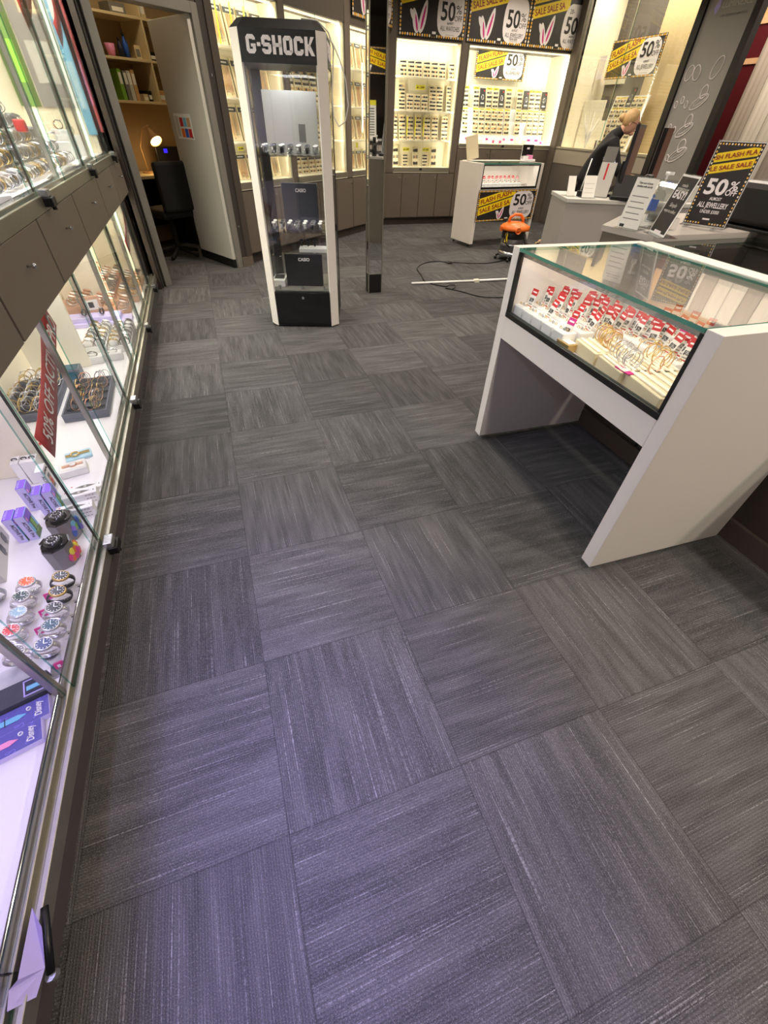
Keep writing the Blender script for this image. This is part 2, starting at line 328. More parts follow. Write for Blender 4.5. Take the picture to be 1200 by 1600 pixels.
# things on the shelves
def bottle(x, z, h, r, mt, label, y=1.62):
    t = empty('bottle', dpt(x, y, z), 0, label, 'bottle', 'bottles on the store room shelf')
    MB().lathe([(r, 0), (r, h*.6), (r*.4, h*.78), (r*.35, h*.86)], mt, 12).build('body', t); MB().lathe([(r*.42, h*.86), (r*.42, h), (r*.2, h)], 'black' if mt != 'white' else 'grey', 10).build('cap', t)
bottle(1.20, 1.785, .15, .03, 'navy', 'dark blue bottle on the store room shelf, leftmost of four')
bottle(1.265, 1.785, .19, .028, 'blue', 'blue bottle with black cap on the store room shelf, second from left')
bottle(1.31, 1.785, .165, .026, 'navy', 'navy bottle on the store room shelf, second from right', 1.68)
bottle(1.345, 1.785, .22, .022, 'white', 'tall pale bottle on the store room shelf, rightmost of four', 1.75)
tag(MB().box(-.03, .03, -.03, .03, 0, .11, 'shelf_cream').box(-.02, .02, -.032, -.03, .02, .08, 'grey').build('carton_box'), 'small cream carton beside the bottles on the store room shelf', 'box').location = dpt(1.405, 1.62, 1.783)
o = bpy.data.objects[-1]
tag(MB().lathe([(.03, 0), (.045, .05), (.05, .1), (.03, .1), (.02, .01)], 'pink', 12).build('cup'), 'pinkish cup at the left of the middle store room shelf', 'cup').location = dpt(1.09, 1.64, 1.783)
for i, (x, mt, h) in enumerate([(1.06, 'green', .25), (1.12, 'grey', .235), (1.17, 'grey_light', .24), (1.22, 'tan', .25)]):
    t = empty('ring_binder', dpt(x, 1.56, 1.443), DA, '%s ring binder, %s from the left on the lower store room shelf' % (['dark green', 'mid grey', 'pale grey', 'tan'][i], ORD[i]), 'binder', 'ring binders')
    MB().box(-.022, .022, 0, .22, 0, h, mt).build('cover', t, .003); MB().box(-.016, .016, -.003, 0, .13, .22, 'paper').build('spine_label', t)
for i, (x, z, w_, h, mt, lb) in enumerate([(1.32, 1.443, .06, .06, 'shelf_cream', 'small cream box beside the ring binders on the lower store room shelf'), (1.38, 1.443, .05, .09, 'black', 'small black case right of the cream box on the lower store room shelf'),
        (1.55, 1.783, .10, .07, 'black', 'black box behind the open door on the middle store room shelf'), (1.53, 2.103, .09, .16, 'shelf_cream', 'cream carton on the top store room shelf beside the upright'), (1.25, 2.103, .18, .08, 'grey', 'grey storage tub on the top store room shelf'), (1.54, 1.443, .10, .10, 'tan', 'tan box behind the open door on the lower store room shelf')]):
    o = tag(MB().box(-w_/2, w_/2, 0, .18, 0, h, mt).box(-w_*.35, w_*.35, -.002, 0, h*.2, h*.6, 'paper').build('storage_box', bev=.003), lb, 'box'); o.location = dpt(x, 1.56, z); o.rotation_euler = (0, 0, DA)
t = empty('monitor', dpt(1.46, 1.62, .785), DA, 'dark monitor with blue lit logo behind the black chair', 'monitor')
MB().box(-.16, .16, 0, .03, .06, .25, 'black').build('screen', t, .004); MB().box(-.05, .0, -.003, 0, .19, .23, 'screen_blue').build('lit_corner', t); MB().box(-.07, .07, -.03, .09, 0, .012, 'black').box(-.02, .02, .02, .05, .012, .1, 'black').build('stand', t)
t = empty('desk_chair', dpt(.83, 1.0, 0), DA, 'black high-backed chair in front of the store room desk', 'chair')
MB().box(-.22, .24, -.25, .2, .43, .52, 'black_matte').build('seat', t, .03); MB().box(-.2, .24, -.30, -.22, .5, .96, 'black_matte').build('backrest', t, .03)
MB().cyl((0.02, 0, .08), .03, .36, 'black_matte').build('column', t)
for k in range(5):
    a = 2*PI*k/5; MB().tube([(.02, 0, .1), (.02+.27*math.cos(a), .27*math.sin(a), .03)], .022, 'black_matte').build('leg', t)
b = MB(); b.M = Matrix.Rotation(R(-4), 4, 'Y'); tag(b.box(0, .05, 0, .03, 0, .21, 'tan').build('file_tray'), 'small wooden stand beside the glowing lamp on the desk', 'stand').location = dpt(1.0, 1.75, .786)

# ================================================================== LEFT DISPLAY WALL
FX = -.63; Y0, Y1 = -.6, 5.27
SEP_L = [-.43, .77, 1.95, 3.13, 4.33]; LOCK_L = [1.36, 2.52, 3.75, 4.82]
SEP_U = [.72, 1.9, 3.1, 4.25]; LOCK_U = [1.3, 2.5, 3.74, 4.9]
def lock(parent, y, z):
    o = MB().box(-.018, .022, -.032, .032, -.028, .004, 'black').box(-.02, .012, -.028, .028, .004, .03, 'steel').build('lock', parent, .003); o.location = (0.016, y, z)
    MB().cyl((0, 0, 0), .009, .012, 'black', 10).build('key_barrel', o).location = (.012, .0, -.04)
def showcase(name, label, zb, zt, seps, locks, depth, deckz, tz):
    t = empty(name, (FX, 0, 0), 0, label, 'showcase')
    MB().box(-depth, -.012, Y0, Y1, deckz-.03, deckz, 'deck_white').build('deck', t)
    MB().box(-depth-.03, -depth, Y0, Y1, deckz-.03, zt, 'cream_back').build('back_panel', t)
    MB().box(-depth, -.012, Y1, Y1+.02, deckz-.03, zt, 'cream_back').build('end_panel', t)
    MB().box(-depth-.03, -.03, Y0, Y1, zt, zt+.008, 'taupe_mid').build('top_panel', t)
    b = MB()
    b.box(-.055, .0, Y0, Y1, tz-.05, tz-.012, 'alu_dull').box(-.008, .004, Y0, Y1, tz-.05, tz, 'aluminium').box(-.030, -.024, Y0, Y1, tz-.012, tz+.008, 'aluminium').box(-.055, -.049, Y0, Y1, tz-.012, tz+.012, 'chrome')
    b.build('sliding_track', t, .0012, 1)
    eds = sorted(set([Y0]+seps+[Y1])); 
    for i in range(len(eds)-1):
        a, c = eds[i], eds[i+1]; md = [l for l in locks if a < l < c]; md = md[0] if md else (a+c)/2
        MB().pane(-.024, -.019, a+.012, md+.02, tz-.01, zt).build('glass_pane', t)
        MB().pane(-.040, -.035, md-.02, c-.012, tz-.01, zt).build('glass_pane', t)
        MB().box(-.0335, -.0255, md+.019, md+.0215, tz-.01, zt, 'black').build('edge_strip', t)
    for s in seps:
        MB().box(-.062, -.042, s-.011, s+.011, tz-.01, zt, 'aluminium').box(-.066, -.062, s-.004, s+.004, tz-.01, zt, 'alu_dull').build('upright', t, .004)
    for l in locks: lock(t, l, tz-.01)
    MB().box(-.20, -.15, Y0+.1, 2.0, zt-.012, zt-.001, 'led_cool').box(-.20, -.15, 2.05, Y1-.1, zt-.012, zt-.001, 'led_warm').build('light_strip', t)
    return t
low = showcase('lower_showcase', 'long glass-fronted lower showcase on the left, deck near the floor', .12, .80, SEP_L, LOCK_L, .66, .128, .142)
MB().box(-.67, .0, Y0, Y1, 0.03, .092, 'plinth_grey').build('plinth', low, .002)
MB().box(-.67, -.05, Y0, Y1, 0.0, .03, 'black_matte').build('kick_plate', low)
upc = showcase('upper_showcase', 'long glass-fronted upper showcase on the left full of watches', 1.06, 2.36, SEP_U, LOCK_U, .58, 1.085, 1.095)
dr = empty('drawer_unit', (FX, 0, 0), 0, 'taupe drawer band between the two left showcases', 'drawers')
MB().box(-.60, -.022, Y0, Y1, .811, 1.043, 'drawer_taupe').build('carcass', dr)
for i, (a, c) in enumerate([(-.6, .55), (.56, 1.62), (1.63, 2.28), (2.29, 3.02), (3.03, 3.85), (3.86, 4.6), (4.61, 5.27)]):
    o = MB().box(-.022, .0, a+.002, c-.002, .814, 1.042, 'drawer_taupe').build('drawer', dr, .002)
    if i >= 2: MB().lathe([(.004, 0), (.004, .012), (.009, .02), (.009, .026), (.003, .03)], 'chrome', 10).build('knob', o); k = bpy.data.objects[-1]
for o in kids(dr):
    for k in kids(o): k.rotation_euler = (0, R(90), 0); ys = [v.co.y for v in o.data.vertices]; k.location = (0.0, (min(ys)+max(ys))/2, .955)
# lights inside: violet-white close to the camera, warm white further in
LOWP = 4.3; UPP = 28.0
for (ya, yb, col, k) in [(-.5, 1.1, (.58, .50, 1.0), .85), (1.1, 1.95, (.84, .79, 1.0), .95), (1.95, 3.3, (1, .97, .95), 1.15), (3.3, 4.3, (1, .92, .84), 1.9), (4.3, 5.2, (1, .94, .74), 2.2)]:
    area('showcase_lamp', (FX-.22, (ya+yb)/2, .785), .10, LOWP*k*(yb-ya), col, (0, 0, 0), size_y=(yb-ya)*.95)
for (ya, yb, col, k) in [(.95, 2.3, (.84, .82, 1.0), .9), (2.3, 5.2, (1, .97, .82), 1.0)]:
    area('showcase_lamp', (FX-.17, (ya+yb)/2, 2.342), .10, UPP*k*(yb-ya), col, (0, 0, 0), size_y=(yb-ya)*.95, spread=150)
area('showcase_lamp', (FX-.17, .2, 2.342), .10, 26, (.34, .29, 1.0), (0, R(-9), 0), size_y=1.4, spread=58)
# fascia above the upper case
struct(MB().box(-1.4, -.63, Y0, Y1, 2.40, CEIL, 'taupe').build('trim_3'))
# folded lock with lilac tape at the near end of the lower track
t = empty('ratchet_lock', (FX+.006, .19, .10), 0, 'black bar lock wrapped in lilac tape at the near end of the track', 'lock')
MB().tube([(0.008, .085, .055), (.020, .03, .045), (.024, -.02, .02)], .007, 'black', 6).build('bar', t); MB().cyl((.022, -.022, .0), .010, .018, 'steel', 12).build('key_barrel', t)
b = MB(); b.add([(-.012, .09, .062), (.012, .05, .058), (.018, -.01, .034), (.008, -.046, .028), (-.024, -.052, .056), (-.026, -.024, .060), (-.012, -.015, .064)], [(0, 1, 2, 6), (6, 2, 3, 4, 5)], 'lilac')
o = b.build('tape', t); sd = o.modifiers.new('solid', 'SOLIDIFY'); sd.thickness = .0012

# ---- watches
def M_rx(a): return Matrix.Rotation(a, 4, 'X')
# standing watch: strap loop in XZ around a cuff, dial at the top tilted towards -Y/front. Local: axis of loop = Y
def make_watch(name, label, group, strap, case, dial, cuff=True, r=.028, roundish=True):
    t = empty(name, (0, 0, 0), 0, label, 'watch', group)
    MB().ring((0, 0, r*.98), r*1.05, .009, r*.80, .0018, strap, 22, 6).build('strap', t)
    b = MB(); b.M = Matrix.Translation((r*.18, 0, r*1.78)) @ Matrix.Rotation(R(14), 4, 'Y')
    b.lathe([(.0168, -.004), (.0205, -.002), (.0205, .003), (.0185, .0052), (.0175, .0052), (.0168, .004)], case, 20); b.cyl((.0, .0195, -.001), .003, .003, case, 8)
    b.build('case', t)
    b = MB(); b.M = Matrix.Translation((r*.18, 0, r*1.78)) @ Matrix.Rotation(R(14), 4, 'Y'); b.cyl((0, 0, 0), .0172, .0042, dial, 20)
    for k in range(12):
        M0 = b.M; b.M = M0 @ Matrix.Rotation(2*PI*k/12, 4, 'Z'); b.box(.0115, .0155, -.0008, .0008, .0042, .0046, 'dial_white' if dial != 'dial_white' else 'black'); b.M = M0
    b.box(-.0006, .0006, 0, .011, .0042, .0048, 'silver').box(0, .009, -.0006, .0006, .0042, .0048, 'silver')
    b.build('dial', t)
    if cuff: MB().lathe([(r*.5, .0), (r*.62, .003), (r*.62, .008), (r*.5, .012)], 'clear_plastic', 14).build('holder', t)
    return t
for o in [None]: pass
DZ = .129
near = [((-.738, 1.185), 'gunmetal', 'gold', 'dial_black', 'gold rimmed black watch on a dark mesh strap, further one by the track'),
        ((-.735, 1.118), 'gunmetal', 'gold', 'dial_black', 'gold rimmed black watch on a dark mesh strap, nearer of the two by the track'),
        ((-.733, 1.050), 'silver', 'silver', 'dial_black', 'steel bracelet watch with black dial in the row beside the track'),
        ((-.730, .982), 'silver', 'silver', 'dial_teal', 'steel bracelet watch with teal dial in the row beside the track'),
        ((-.735, .915), 'silver', 'silver', 'dial_blue', 'steel bracelet watch with blue dial, nearest in the row beside the track'),
        ((-.840, 1.192), 'silver', 'silver', 'dial_orange', 'steel watch with orange dial on the white deck'),
        ((-.842, 1.130), 'silver', 'silver', 'dial_green', 'steel watch with dark green dial behind the orange one'),
        ((-.835, 1.065), 'silver', 'silver', 'dial_ice', 'steel watch with ice blue dial on the white deck'),
        ((-.838, .998), 'silver', 'silver', 'dial_red', 'steel watch with red dial behind the metal upright'),
        ((-.945, 1.19), 'steel', 'silver', 'dial_black', 'black dial chronograph at the left picture edge, further one'),
        ((-.945, 1.10), 'steel', 'silver', 'dial_black', 'black dial chronograph at the left picture edge, nearer one'),
        ((-.86, .925), 'silver', 'silver', 'dial_black', 'steel watch with black dial left of the upright near the dark box')]
wk = {}; wk_all = []
for (xy, st, cs, dl_, lb) in near:
    key = (st, cs, dl_)
    if key not in wk: wk[key] = make_watch('wrist_watch', lb, 'watches on the near white deck', st, cs, dl_); o = wk[key]; o.location = (*xy, DZ); o.rotation_euler = (0, 0, R(8))
    else: o = dup(wk[key], (*xy, DZ), R(8), lb)
    wk_all.append(o)
for i, (x, y) in enumerate([(-.785, 1.15), (-.785, 1.08), (-.782, 1.01), (-.70, .86)]):
    o = tag(MB().box(-.011, .011, -.004, .004, 0, .022, 'hot_pink').box(-.004, .004, -.0046, -.004, .006, .016, 'white').build('watch_tag', bev=.001), 'small pink and white tag, %s from the far end among the near watches' % ORD[i], 'tag', 'pink tags between the watches')
    o.location = (x, y, DZ); o.rotation_euler = (R(-25), 0, R(15))
for i, (x, y) in enumerate([(-.697, 1.16), (-.696, 1.09), (-.696, 1.03), (-.695, .965)]):
    o = tag(MB().box(-.014, .014, 0, .03, 0, .003, 'paper').box(-.004, .004, .012, .018, .003, .0034, 'black').box(-.009, .009, .022, .024, .003, .0034, 'grey').build('price_ticket'), 'clear white price ticket, %s from the far end along the track' % ORD[i], 'ticket', 'price tickets along the track')
    o.location = (x, y, DZ); o.rotation_euler = (0, 0, R(8))
# octagonal watch tins
def tin(label, loc, rz, mt, top):
    t = empty('watch_tin', loc, rz, label, 'watch box', 'octagonal watch tins')
    oc = [(.05*math.cos(PI/8+PI*k/4)*1.08, .05*math.sin(PI/8+PI*k/4)*.9) for k in range(8)]
    MB().prism(oc, 0, .088, 'tin_grey').build('tin', t, .002)
    b = MB()
    for k in (5, 6, 7):
        a, c = oc[k], oc[(k+1) % 8]; mx = Vector(((a[0]+c[0])/2, (a[1]+c[1])/2, 0)); n_ = mx.normalized(); d_ = (Vector(c+(0,))-Vector(a+(0,))).normalized()
        for j in range(5):
            ce = mx+n_*.0012+d_*(.018*(j-2)*.45); zz = .020+.045*random.random(); b.ball(ce+Vector((0, 0, zz)), .0135, mt[j % len(mt)], 8, (max(.12, abs(d_.x)), max(.12, abs(d_.y)), 1.3))
    b.build('printed_band', t)
    MB().prism([(x*.93, y*.93) for x, y in oc], .088, .094, 'black_gloss').build('tray', t)
    b = MB(); b.lathe([(.016, .092), (.029, .094), (.031, .104), (.026, .112), (.021, .112), (.019, .108)], 'black_gloss', 20).box(-.014, .014, -.044, .044, .094, .101, 'black_gloss').build('digital_watch', t)
    b = MB().cyl((0, 0, .104), .021, .006, 'gunmetal', 20)
    for k in range(12): b.ball((.0165*math.cos(k*PI/6), .0165*math.sin(k*PI/6), .111), .0028, top, 6)
    b.box(-.001, .001, 0, .012, .110, .112, 'silver').box(0, .009, -.001, .001, .110, .112, 'silver').build('dial', t)
    return t
tin('octagonal watch tin with pink and orange print, the nearer one', (-.762, 1.325, DZ), R(70), ['hot_pink', 'orange', 'yellow_tag', 'hot_pink', 'orange'], 'white')
tin('octagonal watch tin with blue print, the further one', (-.775, 1.465, DZ), R(70), ['blue', 'purple', 'sky_blue', 'green'], 'silver')
# purple picture boxes standing on the deck
def picbox(label, loc, rz, white=False):
    t = empty('watch_box', loc, rz, label, 'watch box', 'purple smart watch boxes' if not white else None)
    a = MB().box(0, .030, 0, .062, 0, .12, 'violet_light' if not white else 'white'); a.text('ACTIVE Pro', .017, (.015, -.0006, .055), 'black', right=(0, 0, -1), up=(1, 0, 0), width=.08); a.build('carton', t, .001, 1)
    if not white:
        b = MB().box(.0301, .0312, .001, .061, .001, .119, 'sky_blue').box(.0312, .0316, .002, .06, .08, .118, 'purple').box(.0312, .0316, .002, .06, .002, .03, 'leaf_green').box(.0316, .0322, .018, .046, .03, .085, 'gunmetal').box(.0322, .0326, .022, .042, .035, .08, 'green').ball((.031, .03, .03), .016, 'green', 8, (.08, 1, 1)).box(.0322, .0328, .003, .013, .09, .105, 'pink'); b.build('picture_face', t)
        b = MB().box(.0005, .0295, .0005, .0615, .12, .1208, 'purple'); b.text('ACTIVE Pro', .010, (.011, .031, .1208), 'violet_light', right=(0, 1, 0), up=(-1, 0, 0), width=.05); b.build('top_print', t)
    else:
        b = MB(); b.text('ACTIVE Pro', .016, (.0302, .03, .10), 'black', right=(0, 1, 0), up=(0, 0, 1), width=.058); b.box(.0301, .0308, .018, .044, .02, .085, 'gunmetal').box(.0308, .0312, .021, .041, .035, .07, 'orange').box(.0312, .0316, .024, .038, .045, .06, 'red').build('picture_face', t)
    return t
picbox('purple smart watch box, nearest one of the front pair', (-.948, 1.47, DZ), R(4))
picbox('purple smart watch box, right one of the front pair', (-.912, 1.475, DZ), R(4))
picbox('purple smart watch box, left one of the back pair', (-.884, 1.60, DZ), R(6))
picbox('purple smart watch box, right one of the back pair beside the white box', (-.848, 1.605, DZ), R(6))
picbox('purple smart watch box at the back between both pairs', (-.95, 1.66, DZ), R(6))
picbox('white ACTIVE Pro watch box standing behind the purple boxes', (-.905, 1.76, DZ), R(4), True)
for i, x in enumerate((-1.02, -.985, -.955)):
    t = empty('watch_box', (x+.0, 1.86, DZ), R(6), 'white watch box with a dark band clip, %s from left at the back' % ORD[i], 'watch box', 'white boxes with dark clips')
    MB().box(0, .03, 0, .06, 0, .115, 'white').build('carton', t, .001); MB().ring((.015, .03, .118), .010, .004, .006, .0022, 'gunmetal', 12, 5).build('band_clip', t)
def flatbox(loc, rz, label, mark):
    t = empty('flat_watch_box', loc, rz, label, 'watch box', 'flat white watch boxes')
    MB().box(-.065, .065, -.024, .024, 0, .016, 'white').build('carton', t, .001)
    b = MB(); b.prism([(-.04, 0), (-.012, -.009), (.012, -.009), (.042, 0), (.012, .009), (-.012, .009)], .016, .0166, 'grey'); b.cyl((0, 0, .0166), .006, .0004, 'grey_light', 12); b.text(mark, .012, (.054, -.006, .0162), 'black', right=(1, 0, 0), up=(0, 1, 0)); b.ball((-.052, .014, .016), .004, 'red', 6, (1, 1, .1))
    for j in range(3): b.box(.02+.012*j, .028+.012*j, -.0246, -.024, .006, .009, 'grey')
    b.build('print', t); return t
for i, (x, y, n, mk) in enumerate([(-.758, 1.575, 3, '1'), (-.756, 1.67, 3, '2'), (-.758, 1.755, 1, '3')]):
    for k in range(n): flatbox((x, y, DZ+.0165*k), R(8), 'flat white watch box, %s from the bottom in the %s stack beside the track' % (ORD[k], ['nearest', 'middle', 'furthest'][i]), mk)
# grey board with printed watches at the left edge
t = empty('watch_board', (-.985, 1.37, DZ), R(12), 'pale grey board printed with smart watches at the left edge', 'display board')
b = MB(); b.M = M_rx(0) ; b.box(0, .022, -.10, .16, 0, .15, 'grey_light').build('board', t, .002)
b = MB()
for (y, z, d) in [(.11, .10, 1), (.04, .10, 1), (-.03, .10, 1), (.11, .035, 1), (.04, .035, 1)]:
    b.box(.0221, .0226, y-.009, y+.009, z-.028, z+.028, 'grey').box(.0226, .0232, y-.016, y+.016, z-.017, z+.017, 'gunmetal')
b.build('printed_watches', t)
t = empty('display_card', (-.83, 2.035, DZ), R(16), 'light blue card carrying one gold watch', 'display card')
MB().box(-.055, .055, -.035, .035, 0, .012, 'card_blue').build('card', t, .001); b = MB(); b.ring((-.012, 0, .018), .017, .004, .017, .004, 'gold', 16, 5, Matrix.Rotation(R(90), 4, 'X')); b.box(.0, .05, -.008, .008, .013, .018, 'gold').box(-.052, -.028, -.008, .008, .013, .018, 'gold').build('gold_watch', t)
t = empty('watch_tray', (-.825, 1.905, DZ), R(14), 'white box holding a floral watch beside the blue card', 'watch box')
MB().box(-.055, .055, -.04, .04, 0, .035, 'tray_white').build('box', t, .004); b = MB().box(-.045, .045, -.03, .03, .035, .037, 'paper').cyl((0.005, 0, .037), .016, .006, 'rose_gold', 16).cyl((.005, 0, .043), .013, .001, 'dial_white', 16).box(.02, .045, -.008, .008, .037, .041, 'copper').box(-.04, -.01, -.008, .008, .037, .041, 'copper'); b.build('watch', t)
t = empty('watch_tray', (-1.05, 2.06, DZ), R(14), 'white box with a dark strap watch and two red tickets at the left edge', 'watch box')
MB().box(-.10, .07, -.05, .05, 0, .06, 'tray_white').build('box', t, .003); b = MB().ring((-.03, 0, .07), .03, .012, .022, .004, 'gunmetal', 16, 5); b.cyl((-.03, 0, .085), .017, .006, 'silver', 16).build('watch', t)
for y in (-.03, .02): o = MB().box(-.001, .001, -.012, .012, 0, .03, 'paper').box(-.0014, .0014, -.012, .012, .018, .03, 'red').build('red_ticket', t); o.location = (.075, y, .06); o.rotation_euler = (0, R(20), R(70))
# near end: long strap-watch boxes and a dark box
def bandbox(label, loc, rz, strap, ln=.21):
    t = empty('band_box', loc, rz, label, 'watch box', 'navy watch band boxes')
    MB().box(-ln, 0, -.032, .032, 0, .020, 'violet_light').build('carton', t, .001)
    b = MB().box(-ln+.001, -.001, -.0315, .0315, .020, .0204, 'lid_violet')
    rnd = random.Random(3)
    for k in range(26):
        M0 = b.M; b.M = Matrix.Translation((-.008-rnd.random()*(ln-.02), -.025+.05*rnd.random(), .0204)) @ Matrix.Rotation(rnd.random()*6, 4, 'Z'); b.text(rnd.choice('C02Z4S8'), .016, (0, 0, 0), 'lid_mark', right=(1, 0, 0), up=(0, 1, 0), depth=.0003); b.M = M0
    b.build('printed_lid', t)
    b = MB(); b.prism([(-ln+.01, -.006), (-.072, -.008), (-.052, 0), (-.072, .008), (-ln+.01, .006)], .0207, .0225, strap).box(-.102, -.100, -.012, .012, .0225, .0232, 'black'); b.build('strap', t)
    b = MB(); b.text('Disney', .024, (-.018, 0, .0208), 'white', right=(0, 1, 0), up=(-1, 0, 0), shear=.25, width=.044, bold=.012); b.ring((-.047, .012, .021), .005, .004, .005, .0012, 'white', 12, 4, Matrix.Rotation(R(90), 4, 'X')); b.build('lettering', t)
bandbox('navy patterned band box with a blue strap at the near end', (-.700, .742, DZ), R(15), 'sky_blue')
bandbox('navy patterned band box with a pink strap, nearest to the camera', (-.704, .675, DZ), R(15), 'pink')
t = empty('gift_box', (-.700, .815, DZ), R(15), 'dark violet window box behind the navy band boxes', 'watch box')
MB().box(-.24, -.012, -.034, .034, 0, .034, 'tray_dark').build('carton', t, .002); MB().box(-.07, -.016, -.026, .026, .034, .0345, 'lilac').box(-.066, -.02, -.022, .022, .0345, .035, 'navy').box(-.062, -.03, -.010, .004, .035, .036, 'sky_blue').build('window', t)
MB().box(-.150, -.128, -.024, .026, .034, .0346, 'pink').box(-.165, -.150, .006, .026, .034, .0346, 'paper').build('stickers', t)
t = empty('display_plate', (-.735, .895, DZ), R(15), 'clear plate under the near steel watch', 'plate'); MB().box(-.26, .03, -.03, .03, 0, .010, 'clear_plastic').build('plate', t, .003)
t = empty('mini_frame', (-.705, .855, DZ), R(10), 'small grey card in a frame under the upright', 'card'); MB().box(-.02, .015, -.025, .025, 0, .004, 'steel').box(-.015, .01, -.02, .02, .004, .0045, 'grey').build('frame', t)
for o in wk_all: o.scale = (1.2, 1.2, 1.2)
for o in bpy.data.objects:
    if o.get('label') == 'steel watch with black dial left of the upright near the dark box': o.location = (-.80, .905, DZ+.011)
# ---- red sale banners hung slantwise inside the glass
def banner(label, X, p0, p1, h, txt, h1=None):
    L = math.hypot(p1[0]-p0[0], p1[1]-p0[1]); a = math.atan2(p1[1]-p0[1], p1[0]-p0[0]); h1 = h1 or h
    t = empty('sale_banner', (X, p0[0], p0[1]), 0, label, 'banner')
    t.rotation_euler = (a, 0, 0)
    n = 14; vs = []; fs = []
    for i in range(n+1):
        u = i/n; dip = .018*math.sin(PI*u); hh = h+(h1-h)*u
        for sgn in (-1, 1): vs += [(.004*math.sin(5*u)+k, L*u, sgn*hh/2+ -dip*.6+sgn*.008*(2*u-1)**2) for k in (0, .0012)]
    for i in range(n):
        o = 4*i; q = o+4
        fs += [(o+1, q+1, q+3, o+3), (o, o+2, q+2, q), (o, q, q+1, o+1), (o+2, o+3, q+3, q+2)]
    fs += [(0, 1, 3, 2), (4*n, 4*n+2, 4*n+3, 4*n+1)]
    MB().add(vs, fs, 'banner_red', True).build('cloth', t)
    if txt:
        b = MB(); b.text(txt, h*.80, (.0075, L*.5, -h*.30), 'white', right=(0, 1, 0), up=(0, 0, 1), width=L*.90, depth=.001, shear=.12); b.build('lettering', t)
    return t
banner('red banner reading 50% OFF ACTIVE PRO slung across the lower left glass', -.713, (1.54, .483), (2.20, .732), .11, '50% OFF ACTIVE PRO')
banner('red banner at the far end of the lower showcase', -.70, (4.62, .50), (5.1, .66), .10, '50% OFF ACTIVE PRO')
banner('red banner at the top of the upper showcase, nearer one', -.715, (3.93, 1.72), (4.55, 1.98), .11, '50% OFF ACTIVE PRO')
banner('red banner at the top of the upper showcase, further one', -.715, (4.86, 1.72), (5.22, 1.9), .11, None)
# ---- bangles
def make_bangle(mt, rr=.031):
    return tag(MB().ring((0, 0, rr), rr, .0022, rr, .0018, mt, 22, 5).box(-.004, .004, -.003, .003, rr*2-.001, rr*2+.003, mt).build('bangle'), 'x', 'bangle')
bang = {}
def bangle(mt, loc, rot, label, group):
    if mt not in bang:
        o = make_bangle(mt); bang[mt] = o; o.location = loc; o.rotation_euler = rot; o['label'] = label; o['group'] = group; return o
    o = bang[mt].copy(); C.objects.link(o); o.location = loc; o.rotation_euler = rot; o['label'] = label; o['group'] = group; return o
# ---- second bay: dark trays of bracelet watches
def tray(name, label, loc, rz, W, D, H, mt, inner, cells=0):
    t = empty(name, loc, rz, label, 'tray')
    b = MB(); b.box(0, W, 0, D, 0, H*.4, mt); th = .008
    b.box(0, W, 0, th, H*.4, H, mt).box(0, W, D-th, D, H*.4, H, mt).box(0, th, th, D-th, H*.4, H, mt).box(W-th, W, th, D-th, H*.4, H, mt); b.build('tray', t, .002)
    b = MB(); b.box(th, W-th, th, D-th, H*.4, H*.4+.004, inner)
    for i in range(1, cells): b.box(th, W-th, D*i/cells-.004, D*i/cells+.004, H*.4+.004, H*.8, inner)
    b.build('lining', t); return t
tray('display_tray', 'dark grey tray of bracelet watches nearest the track, under the metal upright', (-.95, 2.385, DZ), R(2), .215, .44, .045, 'tray_grey', 'tray_dark', 5)
tray('display_tray', 'large dark grey tray of gold bangles at the left edge', (-1.24, 2.44, DZ), R(2), .24, .46, .045, 'tray_grey', 'tray_dark', 5)
tray('display_tray', 'dark navy backing tray leaning behind the gold bangles', (-1.25, 2.20, DZ), R(2), .15, .16, .08, 'tray_grey', 'navy', 0)
rnd = random.Random(11)
for r_ in range(5):
    for c_ in range(2):
        for k in range(3):
            bangle(['gold', 'rose_gold', 'silver', 'gunmetal'][rnd.randrange(4)], (-.90+.095*c_+.012*k, 2.43+.083*r_+.006*k, DZ+.041), (0, R(rnd.uniform(-12, 12)), R(62+rnd.uniform(-14, 14))), '%s bracelet on the %s cushion, %s row of the dark tray by the track' % (ORD[k], ['left', 'right'][c_], ORD[r_]), 'bracelets in the dark tray by the track')
for r_ in range(6):
    for c_ in range(3):
        for k in range(2):
            BS = 1.25; bangle(['gold', 'silver', 'silver', 'gold'][rnd.randrange(4)], (-1.19+.07*c_+.014*k, 2.49+.072*r_, DZ+.041), (0, R(rnd.uniform(-15, 15)), R(55+rnd.uniform(-20, 20))), '%s bangle, %s column, %s row of the large dark tray at left' % (ORD[k], ORD[c_], ORD[r_]), 'bangles in the large dark tray').scale = (BS, BS, BS)
t = empty('display_box', (-1.0, 2.95, DZ), R(4), 'grey and teal watch box behind the dark trays', 'watch box')
MB().box(-.06, .06, -.05, .05, 0, .07, 'tray_grey').box(-.05, .05, -.052, -.05, .01, .06, 'dial_teal').build('box', t, .003); MB().box(-.05, .05, -.04, .04, .07, .072, 'dial_teal').build('lid_print', t)
t = empty('picture_board', (-1.24, 1.972, DZ), R(0), 'grey picture panel with printed bangles at the left edge', 'panel'); MB().box(-.01, .0, 0, .22, 0, .40, 'grey_light').build('board', t); b = MB()
for k in range(5): b.ring((.001, .11+.02*k, .12+.05*k), .0015, .05, .05, .003, 'gunmetal', 14, 4, Matrix.Rotation(R(80), 4, 'Z'))
b.build('print', t)
